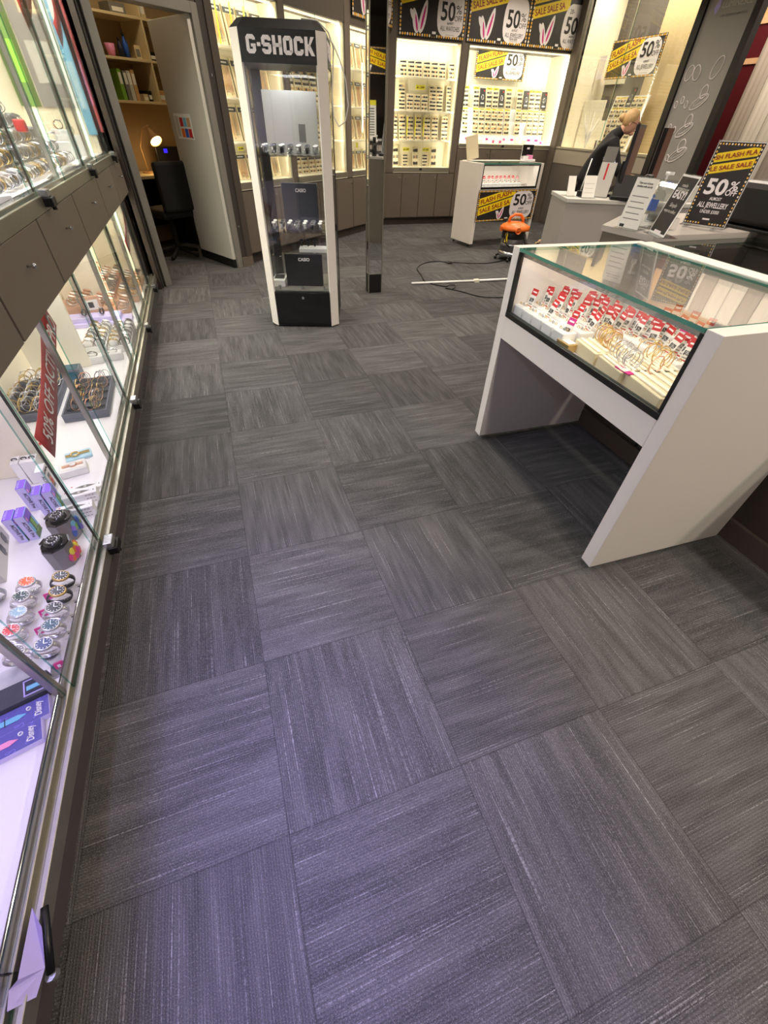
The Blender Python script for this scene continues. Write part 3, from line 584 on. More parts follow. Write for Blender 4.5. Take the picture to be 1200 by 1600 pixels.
# ---- compact watch on a cushion (small in the photo): strap, case, cushion in one mesh
def cushion_watch(strap, case, dial, cush):
    b = MB(); b.ring((0, 0, .026), .026, .008, .020, .0018, strap, 14, 5)
    if cush: Mq = b.M; b.M = Matrix.Translation((0, 0, .024)) @ Matrix.Rotation(R(90), 4, 'X'); b.lathe([(.012, -.020), (.0215, -.017), (.0215, .017), (.012, .020)], cush, 12); b.M = Mq
    b.v = [((x, z, y+.026) if False else (x, y, z)) for x, y, z in b.v]
    M0 = b.M; b.M = Matrix.Translation((.006, 0, .047)) @ Matrix.Rotation(R(18), 4, 'Y'); b.cyl((0, 0, -.003), .0175, .006, case, 12); b.cyl((0, 0, .003), .0145, .0008, dial, 12); b.M = M0
    return b
cw = {}
def cwatch(key, loc, rot, label, group, sc=1.0):
    if key not in cw:
        o = cushion_watch(*key).build('wrist_watch'); tag(o, label, 'watch', group); cw[key] = o
    else:
        o = cw[key].copy(); C.objects.link(o); tag(o, label, 'watch', group)
    o.location = loc; o.rotation_euler = rot; o.scale = (sc, sc, sc); return o
# third bay: white trays with watches on white cuffs
tw = [(-.985, 3.26, 'left'), (-.845, 3.26, 'middle'), (-.99, 3.62, 'rear left'), (-.835, 3.62, 'rear middle')]
tray('display_tray', 'long white tray of strap watches beside the track in the third bay', (-.83, 3.30, DZ), R(2), .145, .46, .045, 'tray_white', 'white', 6)
tray('display_tray', 'long white tray of strap watches second from the track in the third bay', (-.99, 3.32, DZ), R(2), .145, .46, .045, 'tray_white', 'white', 6)
tray('display_tray', 'square white tray with four dark strap watches, third bay', (-1.14, 3.22, DZ), R(4), .13, .14, .05, 'tray_white', 'white', 2)
for i in range(6):
    for j in range(2):
        for q in range(2):
            x = -.795+.07*j-.16*q; y = 3.345+.072*i+.02*q
            cwatch((['gunmetal', 'steel', 'black', 'gold'][rnd.randrange(4)], ['silver', 'gold'][rnd.randrange(2)], ['dial_white', 'dial_black'][rnd.randrange(2)], 'white'), (x, y, DZ+.024), (0, 0, R(10)), 'watch on white cuff, %s row, %s column, tray %s' % (ORD[i], ['left', 'right'][j], ['beside the track', 'second from the track'][q]), 'watches on white cuffs', 1.25)
for i in range(4):
    cwatch(('black', 'silver', 'dial_white', 'white'), (-1.11+.065*(i % 2), 3.255+.07*(i//2), DZ+.042), (0, 0, R(10)), 'dark strap watch, %s in the square white tray' % ORD[i], 'watches in the square white tray', 1.25)
for (x, y, lb) in [(-.905, 3.17, 'small white box with a black strap watch in front of the long trays'), (-.79, 3.20, 'small white box with a silver watch beside the track')]:
    t = empty('watch_tray', (x, y, DZ), R(8), lb, 'watch box'); MB().box(-.055, .055, -.035, .035, 0, .045, 'tray_white').build('box', t, .003); MB().ring((0, 0, .055), .03, .010, .016, .003, 'gunmetal' if x < -.85 else 'silver', 14, 5).cyl((0, 0, .066), .016, .006, 'silver', 14).build('watch', t)
t = empty('cone_stand', (-1.09, 3.02, DZ), 0, 'cream hexagonal block at the back of the white trays', 'stand'); MB().cyl((0, 0, 0), .05, .07, 'cream', 6, .04, smooth=False).build('block', t, .003)
t = empty('display_step', (-1.0, 3.86, DZ), R(3), 'pale lilac stepped stand with two dark watches on top', 'stand')
MB().box(-.20, .27, 0, .16, 0, .03, 'violet_light').box(-.20, .20, .03, .16, .03, .06, 'violet_light').build('steps', t, .003)
cwatch(('black', 'silver', 'dial_black', None), (-1.05, 3.94, DZ+.06), (0, 0, R(70)), 'dark watch lying on the lilac stand, left one', 'watches on the lilac stand'); cwatch(('black', 'silver', 'dial_black', None), (-.93, 3.95, DZ+.06), (0, 0, R(75)), 'dark watch lying on the lilac stand, right one', 'watches on the lilac stand')
# fourth and fifth bays: copper coloured tiers of rose gold watches
t = empty('copper_tier', (-1.26, 4.08, DZ), 0, 'copper coloured tiered stand full of rose gold watches', 'stand')
MB().box(0, .50, 0, .22, 0, .03, 'copper').box(0, .40, .0, .22, .03, .06, 'copper').box(0, .24, .0, .22, .06, .09, 'copper').build('tiers', t, .002)
t = empty('copper_tier', (-1.26, 4.42, DZ), 0, 'copper coloured tiered stand at the far end of the lower showcase', 'stand')
MB().box(0, .54, 0, .75, 0, .03, 'copper').box(0, .352, .0, .75, .03, .07, 'copper').box(0, .182, .0, .75, .07, .11, 'copper').build('tiers', t, .002)
for i in range(5):
    for j in range(3):
        cwatch((['rose_gold', 'gold', 'silver'][rnd.randrange(3)], 'rose_gold', ['dial_white', 'rose_gold'][rnd.randrange(2)], None), (-.80-.085*i, 4.11+.075*j, DZ+(.03 if i < 1 else .06 if i < 3 else .09)), (0, 0, R(8+rnd.uniform(-14, 14))), 'rose gold watch, %s from the glass, %s row of the nearer copper tier' % (ORD[i], ORD[j]), 'rose gold watches', 1.45)
for i in range(6):
    for j in range(9):
        mt = ['gold', 'rose_gold', 'silver', 'steel'][rnd.randrange(4)]
        cwatch((mt, mt, ['dial_white', 'dial_black'][rnd.randrange(2)], None), (-.755-.085*i, 4.47+.078*j, DZ+(.03 if i < 2 else .07 if i < 4 else .11)), (0, 0, R(8+rnd.uniform(-18, 18))), 'metal bracelet watch, %s from the glass, %s row of the far copper tier' % (ORD[i], ORD[j]), 'bracelet watches on the far copper tier', 1.5)
for (x, y, a, lb) in [(-1.0, 4.02, 20, 'small copper framed watch picture card before the nearer copper tier'), (-.98, 4.40, 20, 'small copper framed watch picture card between the copper tiers')]:
    t = empty('picture_card', (x, y, DZ+.06), R(a), lb, 'card'); MB().box(-.07, .07, 0, .03, 0, .11, 'copper').build('frame', t); MB().box(-.05, .05, -.002, 0, .02, .09, 'paper').cyl((0, 0, 0), .001, .001, 'black', 6).box(-.018, .018, -.004, -.002, .035, .075, 'gunmetal').build('picture', t)
# dividers between bays of the lower case
for i, s in enumerate((1.95, 3.13, 4.33)):
    tag(MB().box(-1.25, -.92, s-.012, s+.012, DZ, .785, 'cream').build('divider_board', bev=.002), 'cream divider board between the lower bays, %s from the camera' % ORD[i], 'divider')
# ---- upper case: tiers and the crowded bracelet watches
t = empty('display_tier', (-.64, 1.6, 1.086), 0, 'stepped tier greyed for dark gaps under the crowded watches of the upper showcase', 'stand')
b = MB()
for k in range(5): b.box(-.56, -.19-.07*k, 0, 2.72, .0+.058*k, .058*(k+1)-.0005, 'tier_grey')  # grey painted on the steps for the dark shade between watches
b.build('steps', t, .003)
n_ = 0
for k in range(6):
    x = -.795-.07*k; z = 1.0875+.058*k
    for i in range(31):
        y = 2.36+.06*i+rnd.uniform(-.006, .006)
        st = rnd.choice(['silver', 'silver', 'gold', 'steel']) if k < 3 else rnd.choice(['gunmetal', 'steel', 'black', 'silver'])
        cwatch((st, 'silver' if st != 'gold' else 'gold', 'dial_black' if k > 2 else 'dial_white', None), (x, y, z), (R(rnd.uniform(-10, 10)), R(rnd.uniform(-8, 8)), R(28+rnd.uniform(-25, 25))), 'bracelet watch, %s from the near end, %s row of the upper showcase' % (nth(i), ORD[k]), 'crowded watches in the upper showcase', 1.22)
def upbox(name, label, loc, rz, w_, d_, h, mt, watch=None):
    t = empty(name, loc, rz, label, 'stand'); MB().box(-w_/2, w_/2, -d_/2, d_/2, 0, h, mt).build('block', t, .004)
    if watch: MB().ring((0, 0, h+.025), .027, .010, .024, .003, watch, 16, 5).cyl((0.01, 0, h+.044), .017, .006, 'silver', 14).build('watch', t)
for i, (y, w_, h, wt_) in enumerate([(4.42, .16, .10, 'silver'), (4.60, .10, .16, 'gunmetal'), (4.78, .14, .07, 'silver'), (4.95, .12, .12, 'gunmetal'), (5.12, .12, .05, 'steel')]):
    upbox('watch_stand', 'white block stand with one watch, %s from the camera in the far upper bay' % ORD[i], (-.90+.03*(i % 2), y, 1.086), R(20), w_, .12, h, 'tray_white', wt_)
for k in range(3):
    for i in range(10):
        cwatch((['silver', 'gold', 'steel'][rnd.randrange(3)], 'silver', 'dial_white', None), (-1.02-.065*k, 4.40+.082*i, 1.0865+.0*k), (0, 0, R(28+rnd.uniform(-20, 20))), 'bracelet watch, %s along the %s row at the back, far upper bay' % (nth(i), ORD[k]), 'watches at the back of the far upper bay', 1.3)
for i, (x, y) in enumerate([(-.735, 3.62), (-.735, 3.25), (-.735, 4.36)]):
    t = empty('ticket_card', (x, y, 1.086), R(70), 'white leaning ticket card with a dark square, %s from the camera on the upper deck' % ['second', 'first', 'third'][i], 'card', 'ticket cards on the upper deck')
    b = MB(); b.M = M_rx(R(60)); b.box(-.06, .06, 0, .003, 0, .055, 'paper').build('card', t); b2 = MB(); b2.M = M_rx(R(60)); b2.box(.0, .035, .003, .004, .018, .042, 'charcoal').build('square', t)
t = empty('bag', (-.775, 2.28, 1.088), R(60), 'blue and grey display card at the near left of the upper deck', 'card'); MB().box(-.05, .05, 0, .02, 0, .16, 'sky_blue').build('card', t, .003); MB().box(-.06, .06, -.08, -.02, 0, .03, 'grey_light').build('base', t, .003)
b = MB(); tag(b.box(0, .05, 0, .05, 0, .05, 'red').build('red_box', bev=.008), 'small red box among the watches of the upper showcase', 'box').location = (-.86, 3.45, 1.26)
# posters standing inside the upper case
for (y0, y1, z0, z1, x, mt, lb) in [(1.9, 3.05, 1.45, 2.2, -1.19, 'leaf_green', 'green poster at the back of the upper showcase, nearest bay'), (3.13, 4.2, 1.45, 2.2, -1.19, 'poster_grey', 'grey cloudy poster at the back of the upper showcase, middle bay')]:
    tag(MB().box(-.006, 0, y0, y1, z0, z1, mt).box(0, .001, y0+.1, y0+.35, z0+.1, z0+.5, 'green' if mt == 'leaf_green' else 'grey_light').box(0, .001, y1-.3, y1-.05, z0+.2, z1-.1, 'grey').build('poster'), lb, 'poster').location = (x, 0, 0)
def endposter(x0, x1, z0, z1, y, mts, lb):
    b = MB().box(x0, x1, -.004, 0, z0, z1, mts[0]); w_ = x1-x0
    b.box(x0+w_*.15, x1-w_*.2, -.005, -.004, z0+(z1-z0)*.15, z0+(z1-z0)*.4, mts[1]).box(x0+w_*.3, x1-w_*.1, -.005, -.004, z0+(z1-z0)*.55, z0+(z1-z0)*.85, mts[2])
    tag(b.build('poster'), lb, 'poster').location = (0, y, 0)
endposter(-1.20, -1.06, 1.36, 2.25, 5.262, ('leaf_green', 'green', 'grey'), 'green poster at the far left end of the upper showcase')
endposter(-1.05, -.80, 1.36, 2.25, 5.262, ('poster_grey', 'grey_light', 'cream_pad'), 'grey cloudy poster between the green and blue ones in the upper showcase')
endposter(-.790, -.725, 1.20, 2.25, 5.262, ('sky_blue', 'card_blue', 'white'), 'narrow blue poster at the far end of the upper showcase')
endposter(-.715, -.674, 1.22, 2.25, 5.262, ('salmon', 'pink', 'salmon'), 'narrow salmon poster beside the dark end post')
# ================================================================== SALE SIGNS
def clip(poly, x0, x1, y0, y1):
    def cut(pl, f, ix):
        out = []
        for i in range(len(pl)):
            a, c = pl[i], pl[(i+1) % len(pl)]; fa, fc = f(a), f(c)
            if fa >= 0: out.append(a)
            if (fa >= 0) != (fc >= 0): t_ = fa/(fa-fc); out.append((a[0]+t_*(c[0]-a[0]), a[1]+t_*(c[1]-a[1])))
        return out
    for f in (lambda p: p[0]-x0, lambda p: x1-p[0], lambda p: p[1]-y0, lambda p: y1-p[1]): poly = cut(poly, f, 0)
    return poly
def bulbs(b, W, H, m_, r, step, y):
    pts = []; k = 0
    nx = int((W-2*m_)/step); nz = int((H-2*m_)/step)
    for i in range(nx+1): pts += [(m_+(W-2*m_)*i/nx, m_), (m_+(W-2*m_)*i/nx, H-m_)]
    for i in range(1, nz): pts += [(m_, m_+(H-2*m_)*i/nz), (W-m_, m_+(H-2*m_)*i/nz)]
    for i, (x, z) in enumerate(pts):
        pl = [(x+r*.8*math.cos(PI*k/3+.3), z+r*math.sin(PI*k/3+.3)) for k in range(6)]
        b.plate(pl, y-.0016, .0016, 'bulb_gold' if (i//2) % 3 else 'bulb_white')
def ears(b, cx, z0, h, y, sx=1.0):
    def leaf(cx, cz, w_, hh, ang, mt, yy):
        pl = []
        for i in range(18):
            a = 2*PI*i/18; px, pz = w_*math.cos(a)*(1-.25*math.sin(a)), hh*math.sin(a)
            pl.append((cx+sx*(px*math.cos(ang)-pz*math.sin(ang)), cz+px*math.sin(ang)+pz*math.cos(ang)))
        b.plate(pl, yy, .0008, mt)
    leaf(cx+h*.18, z0+h*.5, h*.15, h*.52, R(-16), 'sign_white', y); leaf(cx+h*.18, z0+h*.48, h*.05, h*.38, R(-16), 'magenta', y-.0008)
    leaf(cx-h*.20, z0+h*.36, h*.14, h*.38, R(16), 'sign_white', y-.0001); leaf(cx-h*.33, z0+h*.52, h*.10, h*.22, R(40), 'sign_white', y-.0002); leaf(cx-h*.15, z0+h*.30, h*.045, h*.26, R(14), 'magenta', y-.0008)
def sale_sign(label, loc, rz, W=1.04, H=.385, what='ALL JEWELLERY', sub='UNDER $3000', pre=None, thick=.006, tall=False):
    t = empty('sale_sign', loc, rz, label, 'sign', 'black and yellow sale signs')
    MB().box(0, W, 0, thick, 0, H, 'sign_black').build('board', t)
    b = MB(); bulbs(b, W, H, H*.035, H*.026, H*.062, 0); b.build('bulb_border', t)
    i0, i1, j0, j1 = W*.028, W*.62, H*.07, H*.93
    b = MB()
    sl = (.93-.56)*H/(.62*W)*(.62 if tall else 1); zb = (.80, .56) if tall else (.60, .31)
    for zc in zb:
        th = (.20 if tall else .25)*H; pl = [(0, zc*H-th/2), (W*.64, zc*H-th/2+sl*W*.64), (W*.64, zc*H+th/2+sl*W*.64), (0, zc*H+th/2)]
        b.plate(clip(pl, i0, i1, j0, j1), -.0006, .001, 'yellow')
    b.build('yellow_bands', t)
    rv = Vector((1, 0, sl)).normalized(); ts_ = H*(.155 if tall else .20)
    for zc, s_ in ((zb[0], 'FLASH FLASH'), (zb[1], 'SALE SALE SA')):
        b = MB(); xm = W*.30; b.text(s_, ts_, (xm, -.0009, zc*H+sl*xm-ts_*.36), 'sign_red', right=rv, up=Vector((-sl, 0, 1)), width=W*.50, bold=.02, depth=.0012); b.build('band_lettering', t)
    # egg shaped white panel
    K = .40 if tall else H; e1 = .475 if tall else H*.94; e0 = H*.06 if not tall else .025
    cx = W*.765; pl = []
    for i in range(28):
        a = 2*PI*i/28; c_, s_ = math.cos(a), math.sin(a)
        x = cx+W*.205*abs(c_)**.62*(1 if c_ > 0 else -1)*(1-.04*s_); z = (e0+e1)/2+(e1-e0)*.52*abs(s_)**.75*(1 if s_ > 0 else -1); pl.append((x, z))
    b = MB(); b.plate(clip(pl, 0, W*.958, e0, e1), -.0012, .001, 'sign_white'); b.build('egg_panel', t)
    b = MB(); y = -.0022; zb5 = .45 if tall else .50; s5 = .60 if tall else .50
    b.text('50', K*s5, (cx-W*.045, y, K*zb5), 'sign_black', width=W*.215, bold=.02); b.text('%', K*.28, (cx+W*.118, y, K*(zb5+.17)), 'sign_black', width=W*.085); b.text('OFF', K*.18, (cx+W*.118, y, K*zb5), 'sign_black', width=W*.12)
    if pre: b.text(pre, K*.16, (cx-W*.08, y, K*.95), 'sign_black', width=W*.08)
    b.text('ALMOST', K*.085, (cx, y, K*.355), 'sign_black', width=W*.10); b.text(what, K*.16, (cx, y, K*.205), 'sign_black', width=W*.30)
    if sub: b.text(sub, K*.08, (cx, y, K*.135), 'sign_black', width=W*.13)
    b.box(cx-.06*W, cx+.08*W, y-.0006, y, K*.105, K*.112, 'grey'); b.build('offer_lettering', t)
    b = MB(); ears(b, W*(.30 if tall else .40), H*.06, H*(.52 if tall else .40), -.0012, 1.0 if tall else 1.35); b.build('rabbit_ears', t)
    b = MB(); b.box(W*.485, W*.565, -.004, -.0008, H*.02, H*.14, 'sign_black'); b.box(W*.497, W*.553, -.0045, -.004, H*.065, H*.105, 'sign_white'); b.build('small_label', t)
    return t
# ================================================================== BACK WALL SHOWCASES
AO = Vector((.256, 5.99, 0)); AX = Vector((2.694, 2.32, 0)).normalized(); AANG = math.atan2(AX.y, AX.x); AN = Vector((-AX.y, AX.x, 0))
def apt(s, d, z): return AO+AX*s+AN*d+Vector((0, 0, z))
def wall_case(label, org, ang, W, zs=.73, zg=.80, zt=2.22, depth=.27, nd=2, shelves=(.80, 1.14, 1.49, 1.855), pl=.09, pr=.09, power=12, kick=True, doors=True, col=(1, .93, .72), sill_h=None, panes=2, lockx=None, base='taupe'):
    t = empty('wall_showcase', org, ang, label, 'showcase')
    MB().box(0, W, .06, depth, 0, .10, 'taupe_dark').build('kick_plate', t)
    MB().box(0, W, .004, depth, .10, zs, base).build('cupboard', t, .002)
    if doors:
        for i in range(nd):
            a, c_ = W*i/nd, W*(i+1)/nd; o = MB().box(a+.004, c_-.004, -.016, .004, .115, zs-.012, base).build('cupboard_door', t, .002)
            kx = c_-.05 if i % 2 == 0 else a+.05; MB().lathe([(.004, 0), (.004, .012), (.010, .02), (.010, .026), (.004, .03)], 'chrome', 10).build('knob', o)
            k = bpy.data.objects[-1]
        for o in kids(t):
            for k in kids(o):
                xs = [v.co.x for v in o.data.vertices]; i = round(min(xs)/(W/nd)); k.rotation_euler = (R(90), 0, 0); k.location = ((max(xs)-.05) if i % 2 == 0 else (min(xs)+.05), -.016, zs-.065)
    MB().box(pl, W-pr, -.014, depth, zs, zg-.012, 'cream').box(pl, W-pr, -.02, -.008, zs+.012, zg, 'aluminium').build('sill', t, .002)
    MB().box(pl, W-pr, depth, depth+.02, zg-.02, zt, 'cream_back').build('back_panel', t)
    MB().box(pl-.012, pl, .01, depth, zg-.02, zt, 'cream_back').build('side_lining', t); MB().box(W-pr, W-pr+.012, .01, depth, zg-.02, zt, 'cream_back').build('side_lining', t)
    MB().box(0, pl-.012, -.01, depth, zs, CEIL-.002, 'taupe').build('post', t, .002); MB().box(W-pr+.012, W, -.01, depth, zs, CEIL-.002, 'taupe').build('post', t, .002)
    MB().box(pl-.012, W-pr+.012, -.006, depth, zt, CEIL-.002, 'taupe_mid').build('header_panel', t, .002)
    MB().box(pl+.04, W-pr-.04, .05, .09, zt-.014, zt-.001, 'led_warm').build('light_strip', t)
    n = panes
    for i in range(n): MB().pane(pl+(W-pl-pr)*i/n+.001, pl+(W-pl-pr)*(i+1)/n-.001, .004+.006*(i % 2), .009+.006*(i % 2), zg-.01, zt).build('glass_pane', t)
    for z in shelves[1:]: MB().box(pl, W-pr, .05, depth, z-.014, z, 'cream').build('shelf', t, .002)
    if shelves: MB().box(pl, W-pr, .02, depth, zg-.012, shelves[0]-.0, 'cream').build('case_floor', t)
    o = MB().box(-.02, .02, -.02, 0, -.014, .014, 'black').build('lock', t, .003); o.location = (W/2 if lockx is None else lockx, -.02, zg-.02)
    M_ = Matrix.Translation(org) @ Matrix.Rotation(ang, 4, 'Z')
    area('showcase_lamp', M_ @ Vector((W/2, .055, zt-.02)), W-pl-pr-.1, power*.30, col, (R(50), 0, ang), size_y=.06)
    for sx, x in ((1, pl+.012), (-1, W-pr-.012)):  # side lamps added to brighten the lower shelves
        o = area('showcase_lamp', M_ @ Vector((x, .035, (zg+zt)/2)), zt-zg-.1, power*.24, col, size_y=.03)
        dv = (M_.to_3x3() @ Vector((sx*.75, .6, 0))).normalized(); xv = Vector((0, 0, 1)); zv = -dv; yv = zv.cross(xv)
        o.matrix_world = Matrix((xv, yv, zv)).transposed().to_4x4(); o.location = M_ @ Vector((x, .035, (zg+zt)/2))
    return t, M_
CA1 = wall_case('necklace showcase set into the wall right of the store room door', apt(.165, 0, 0), AANG, 1.10, pl=.045, pr=.10, power=13)
CA2 = wall_case('earring pad showcase behind the tall black and white watch cabinet', apt(1.27, 0, 0), AANG, 1.26, pl=.0, pr=.13, power=13, nd=3)
CA3 = wall_case('necklace showcase partly hidden by the mirrored column', apt(2.535, 0, 0), AANG, 1.0, pl=.0, pr=.12, power=13)
CB = wall_case('earring showcase on the back wall beside the mirrored column', Vector((2.93, 8.37, 0)), 0, 1.30, pl=.16, pr=.11, power=15, nd=4)
# alcove case: taller base, deep white interior
CC = wall_case('deep bright alcove showcase with a sale sign inside', Vector((4.235, 8.37, 0)), 0, 1.93, zs=1.06, zg=1.115, depth=.55, nd=3, shelves=(1.117,), pl=.03, pr=.05, power=36, col=(1, .95, .76), lockx=.86)
# ---- pads, cards
def local(M_, x, y, z): return M_ @ Vector((x, y, z))
pads = {}
def pad(w_, h, rows, cols, kind, loc, ang, label, group, tilt=10):
    key = (w_, h, rows, cols, kind)
    if key in pads: o = dup(pads[key], loc, ang, label, group, rot=(R(-tilt), 0, ang)); return o
    nm = {'ring': 'earring_pad', 'stud': 'earring_pad', 'card': 'earring_card', 'neck': 'necklace_card', 'pic': 'picture_card'}[kind]
    t = empty(nm, loc, ang, label, 'display card', group); pads[key] = t; t.rotation_euler = (R(-tilt), 0, ang)
    b = MB().box(-w_/2, w_/2, 0, .012, 0, h, 'cream_pad' if kind not in ('pic',) else 'charcoal')
    if kind == 'card': b.box(-w_/2, w_/2, -.001, .012, h*.88, h, 'yellow')
    b.build('board', t, .0015, 1)
    r2 = random.Random(rows*31+cols*7+int(w_*1000)); b = MB()
    if kind in ('ring', 'stud', 'card'):
        hh = h*(.86 if kind == 'card' else .96)
        for i in range(rows):
            z = hh*(i+.5)/rows
            if kind == 'ring': b.box(-w_*.42, w_*.42, -.006, 0, z-hh/rows*.40, z-hh/rows*.25, 'cream')
            for j in range(cols):
                x = w_*.82*((j+.5)/cols-.5); mt = r2.choice(['gunmetal', 'grey', 'tan', 'dark_leather', 'dark_leather', 'charcoal'])
                s_ = w_/cols*.38
                b.box(x-s_, x+s_, -.009, 0, z-hh/rows*.22, z+hh/rows*.26*r2.uniform(.5, 1.1), mt)
        b.build('earrings', t)
        if kind == 'card': MB().box(-w_*.3, w_*.3, -.0016, -.001, h*.92, h*.96, 'charcoal').build('price_print', t)
    elif kind == 'neck':
        for j in range(cols):
            x = w_*.7*((j+.5)/cols-.5); ln = h*r2.uniform(.55, .72); zt_ = h*.78
            b.tube([(x-.008, -.003, zt_), (x-.006, -.004, zt_-ln*.7), (x, -.005, zt_-ln), (x+.006, -.004, zt_-ln*.7), (x+.008, -.003, zt_)], .0026, r2.choice(['tan', 'tan', 'copper', 'wood_light', 'grey']), 4)
            b.ball((x, -.006, zt_-ln-.008), .006, r2.choice(['gold', 'silver', 'copper']), 6)
        b.build('necklaces', t); MB().box(-w_*.5, w_*.42, -.006, -.001, h*.80, h*.93, 'charcoal').box(-w_*.3, w_*.25, -.0065, -.006, h*.845, h*.885, 'grey_light').build('header_strip', t)
    else:
        b.ring((0, -.003, h*.5), w_*.2, .002, h*.14, .005, 'silver', 14, 4); b.box(-w_*.3, w_*.3, -.001, 0, h*.12, h*.2, 'grey_light').ball((w_*.25, -.001, h*.85), .012, 'red', 8, (1, .1, 1)).build('picture', t)
    return t
SH = (.802, 1.142, 1.492, 1.857)
pos4 = ['bottom', 'second', 'third', 'top']
ny = 0
def ytag(M_, x, y, z, w_, h, label, ang, txt=None):
    t = empty('price_tag', local(M_, x, y, z), ang, label, 'tag', 'yellow price tags')
    b = MB().box(-w_/2, w_/2, 0, .003, 0, h, 'yellow_tag'); b.build('tag', t)
    if txt: bb = MB(); bb.text(txt, h*.6, (0, -.0008, h*.25), 'sign_black', width=w_*.8, bold=.03); bb.build('lettering', t)
# A1 necklaces
for r_ in range(4):
    for i in range(5):
        x = .15+.19*i
        pad(.165, .30 if r_ != 0 else .24, 1, 8 if (i+r_) % 2 else 6, 'neck', local(CA1[1], x, .19 if r_ else .17, SH[r_]), AANG, 'necklace card, %s from left on the %s shelf of the case beside the door' % (ORD[i], pos4[r_]), 'necklace cards beside the door')
for i in range(3): ytag(CA1[1], .245+.19*i, .12, 1.86, .018, .29, 'tall narrow yellow price strip, %s from left on the top shelf beside the door' % ORD[i], AANG)
for i in range(2): ytag(CA1[1], .13+.17*i, .13, 1.045+.02, .085, .035, 'small yellow price ticket, %s from left above the bottom necklaces beside the door' % ORD[i], AANG, '$1 OFF')
# A2 pads
for r_ in range(4):
    for i in range(7):
        x = .10+.155*i
        pad(.135, .30 if r_ in (1, 2) else .27, 6, 4, 'ring', local(CA2[1], x, .18, SH[r_]), AANG, 'cream earring pad, %s from left on the %s shelf behind the tall watch cabinet' % (ORD[i], pos4[r_]), 'earring pads behind the tall cabinet')
ytag(CA2[1], .98, .10, 1.845, .05, .045, 'small yellow ticket among the earring pads behind the tall cabinet', AANG)
# A3 necklaces
for r_ in range(4):
    for i in range(4):
        x = .115+.2*i
        pad(.15, .27 if r_ else .22, 1, 4, 'neck', local(CA3[1], x, .18, SH[r_]), AANG, 'necklace card, %s from left on the %s shelf beside the mirrored column' % (ORD[i], pos4[r_]), 'necklace cards beside the mirrored column')
ytag(CA3[1], .10, .10, 2.12, .10, .05, 'yellow price ticket above the necklaces beside the mirrored column', AANG, '40%')
ytag(CA3[1], .30, .10, 1.05, .05, .06, 'yellow price ticket above the bottom necklaces beside the mirrored column', AANG)
# B pads
bx = lambda X: X-2.93
row4 = [3.27, 3.40, 3.52, 3.66, 3.79, 3.92, 4.09]
for i, X in enumerate(row4): pad(.118, .185, 4, 4, 'ring', local(CB[1], bx(X), .17, SH[3]), 0, 'cream ring pad, %s from left on the top shelf of the back wall case' % ORD[i], 'ring pads of the back wall case')
for i, X in enumerate([3.27, 3.80, 3.92, 4.10]): pad(.115, .30, 7, 3, 'stud', local(CB[1], bx(X), .17, SH[2]), 0, 'tall earring pad, %s from left on the third shelf of the back wall case' % ORD[i], 'tall earring pads of the back wall case')
for i, X in enumerate([3.41, 3.53, 3.66]): pad(.112, .185, 4, 4, 'ring', local(CB[1], bx(X), .17, SH[2]), 0, 'short earring pad, %s of three under the yellow ticket' % ORD[i], 'short earring pads under the yellow ticket')
ytag(CB[1], bx(3.56), .15, 1.725, .16, .05, 'yellow $1 OFF ticket above three short pads on the back wall', 0, '$1, OFF')
for i, X in enumerate([3.16, 3.30, 3.44, 3.58, 3.74, 3.88, 4.06]): pad(.115, .30, 6, 4, 'ring', local(CB[1], bx(X), .17, SH[1]), 0, 'cream earring pad, %s from left on the second shelf of the back wall case' % ORD[i], 'earring pads on the second shelf of the back wall case')
for i, X in enumerate([3.37, 3.51, 3.66]): ytag(CB[1], bx(X), .15, 1.19, .018, .22, 'narrow yellow strip, %s of three between the second shelf pads' % ORD[i], 0)
for i, X in enumerate([3.20, 3.56, 3.90]): pad(.10, .26, 3, 3, 'stud', local(CB[1], bx(X), .17, SH[0]), 0, 'tall pendant pad, %s from left on the bottom shelf of the back wall case' % ORD[i], 'tall pads on the bottom shelf of the back wall case')
for i, X in enumerate([3.375, 3.735]):
    pad(.10, .17, 4, 4, 'ring', local(CB[1], bx(X), .17, SH[0]), 0, 'short ring pad under a yellow ticket, %s one on the bottom shelf' % ['left', 'right'][i], 'short pads on the bottom shelf')
    ytag(CB[1], bx(X), .16, 1.0, .12, .045, 'yellow price ticket above the %s short pad on the bottom shelf' % ['left', 'right'][i], 0, '$1, OFF')
# C cards: three groups on a stepped stand
cx_ = lambda X: X-4.235
ranks = [4.50, 4.70, 4.82, 4.945, 5.07, 5.19, 5.33, 5.55, 5.68, 5.80, 5.92, 6.05]
for i, X in enumerate(ranks):
    pic = i in (2, 5, 8, 11)
    if pic: pad(.105, .22, 1, 1, 'pic', local(CC[1], cx_(X), .40, 1.585), 0, 'dark jewellery picture card, %s from left in the top rank of the alcove' % ORD[(2, 5, 8, 11).index(i)], 'picture cards in the alcove')
    else: pad(.105, .25, 4, 3, 'card', local(CC[1], cx_(X), .40, 1.565), 0, 'yellow topped earring card, %s along the top rank of the alcove' % ORD[i], 'top rank of earring cards in the alcove')
    pad(.105, .155, 3, 3, 'card', local(CC[1], cx_(X), .36, 1.405), 0, 'yellow topped earring card, %s along the middle rank of the alcove' % ORD[i], 'middle rank of earring cards in the alcove')
    if i not in (8,): pad(.105, .165, 3, 3, 'stud', local(CC[1], cx_(X), .32, 1.235), 0, 'cream earring card, %s along the bottom rank of the alcove' % ORD[i], 'bottom rank of earring cards in the alcove')
t = empty('card_rack', local(CC[1], 0.06, .33, 1.117), 0, 'white stepped rack holding the earring cards in the alcove', 'rack')
MB().box(.1, 1.8, 0, .19, 0, .115, 'white').box(.1, 1.8, .04, .19, .115, .285, 'white').box(.1, 1.8, .08, .19, .285, .445, 'white').build('rack', t, .002)
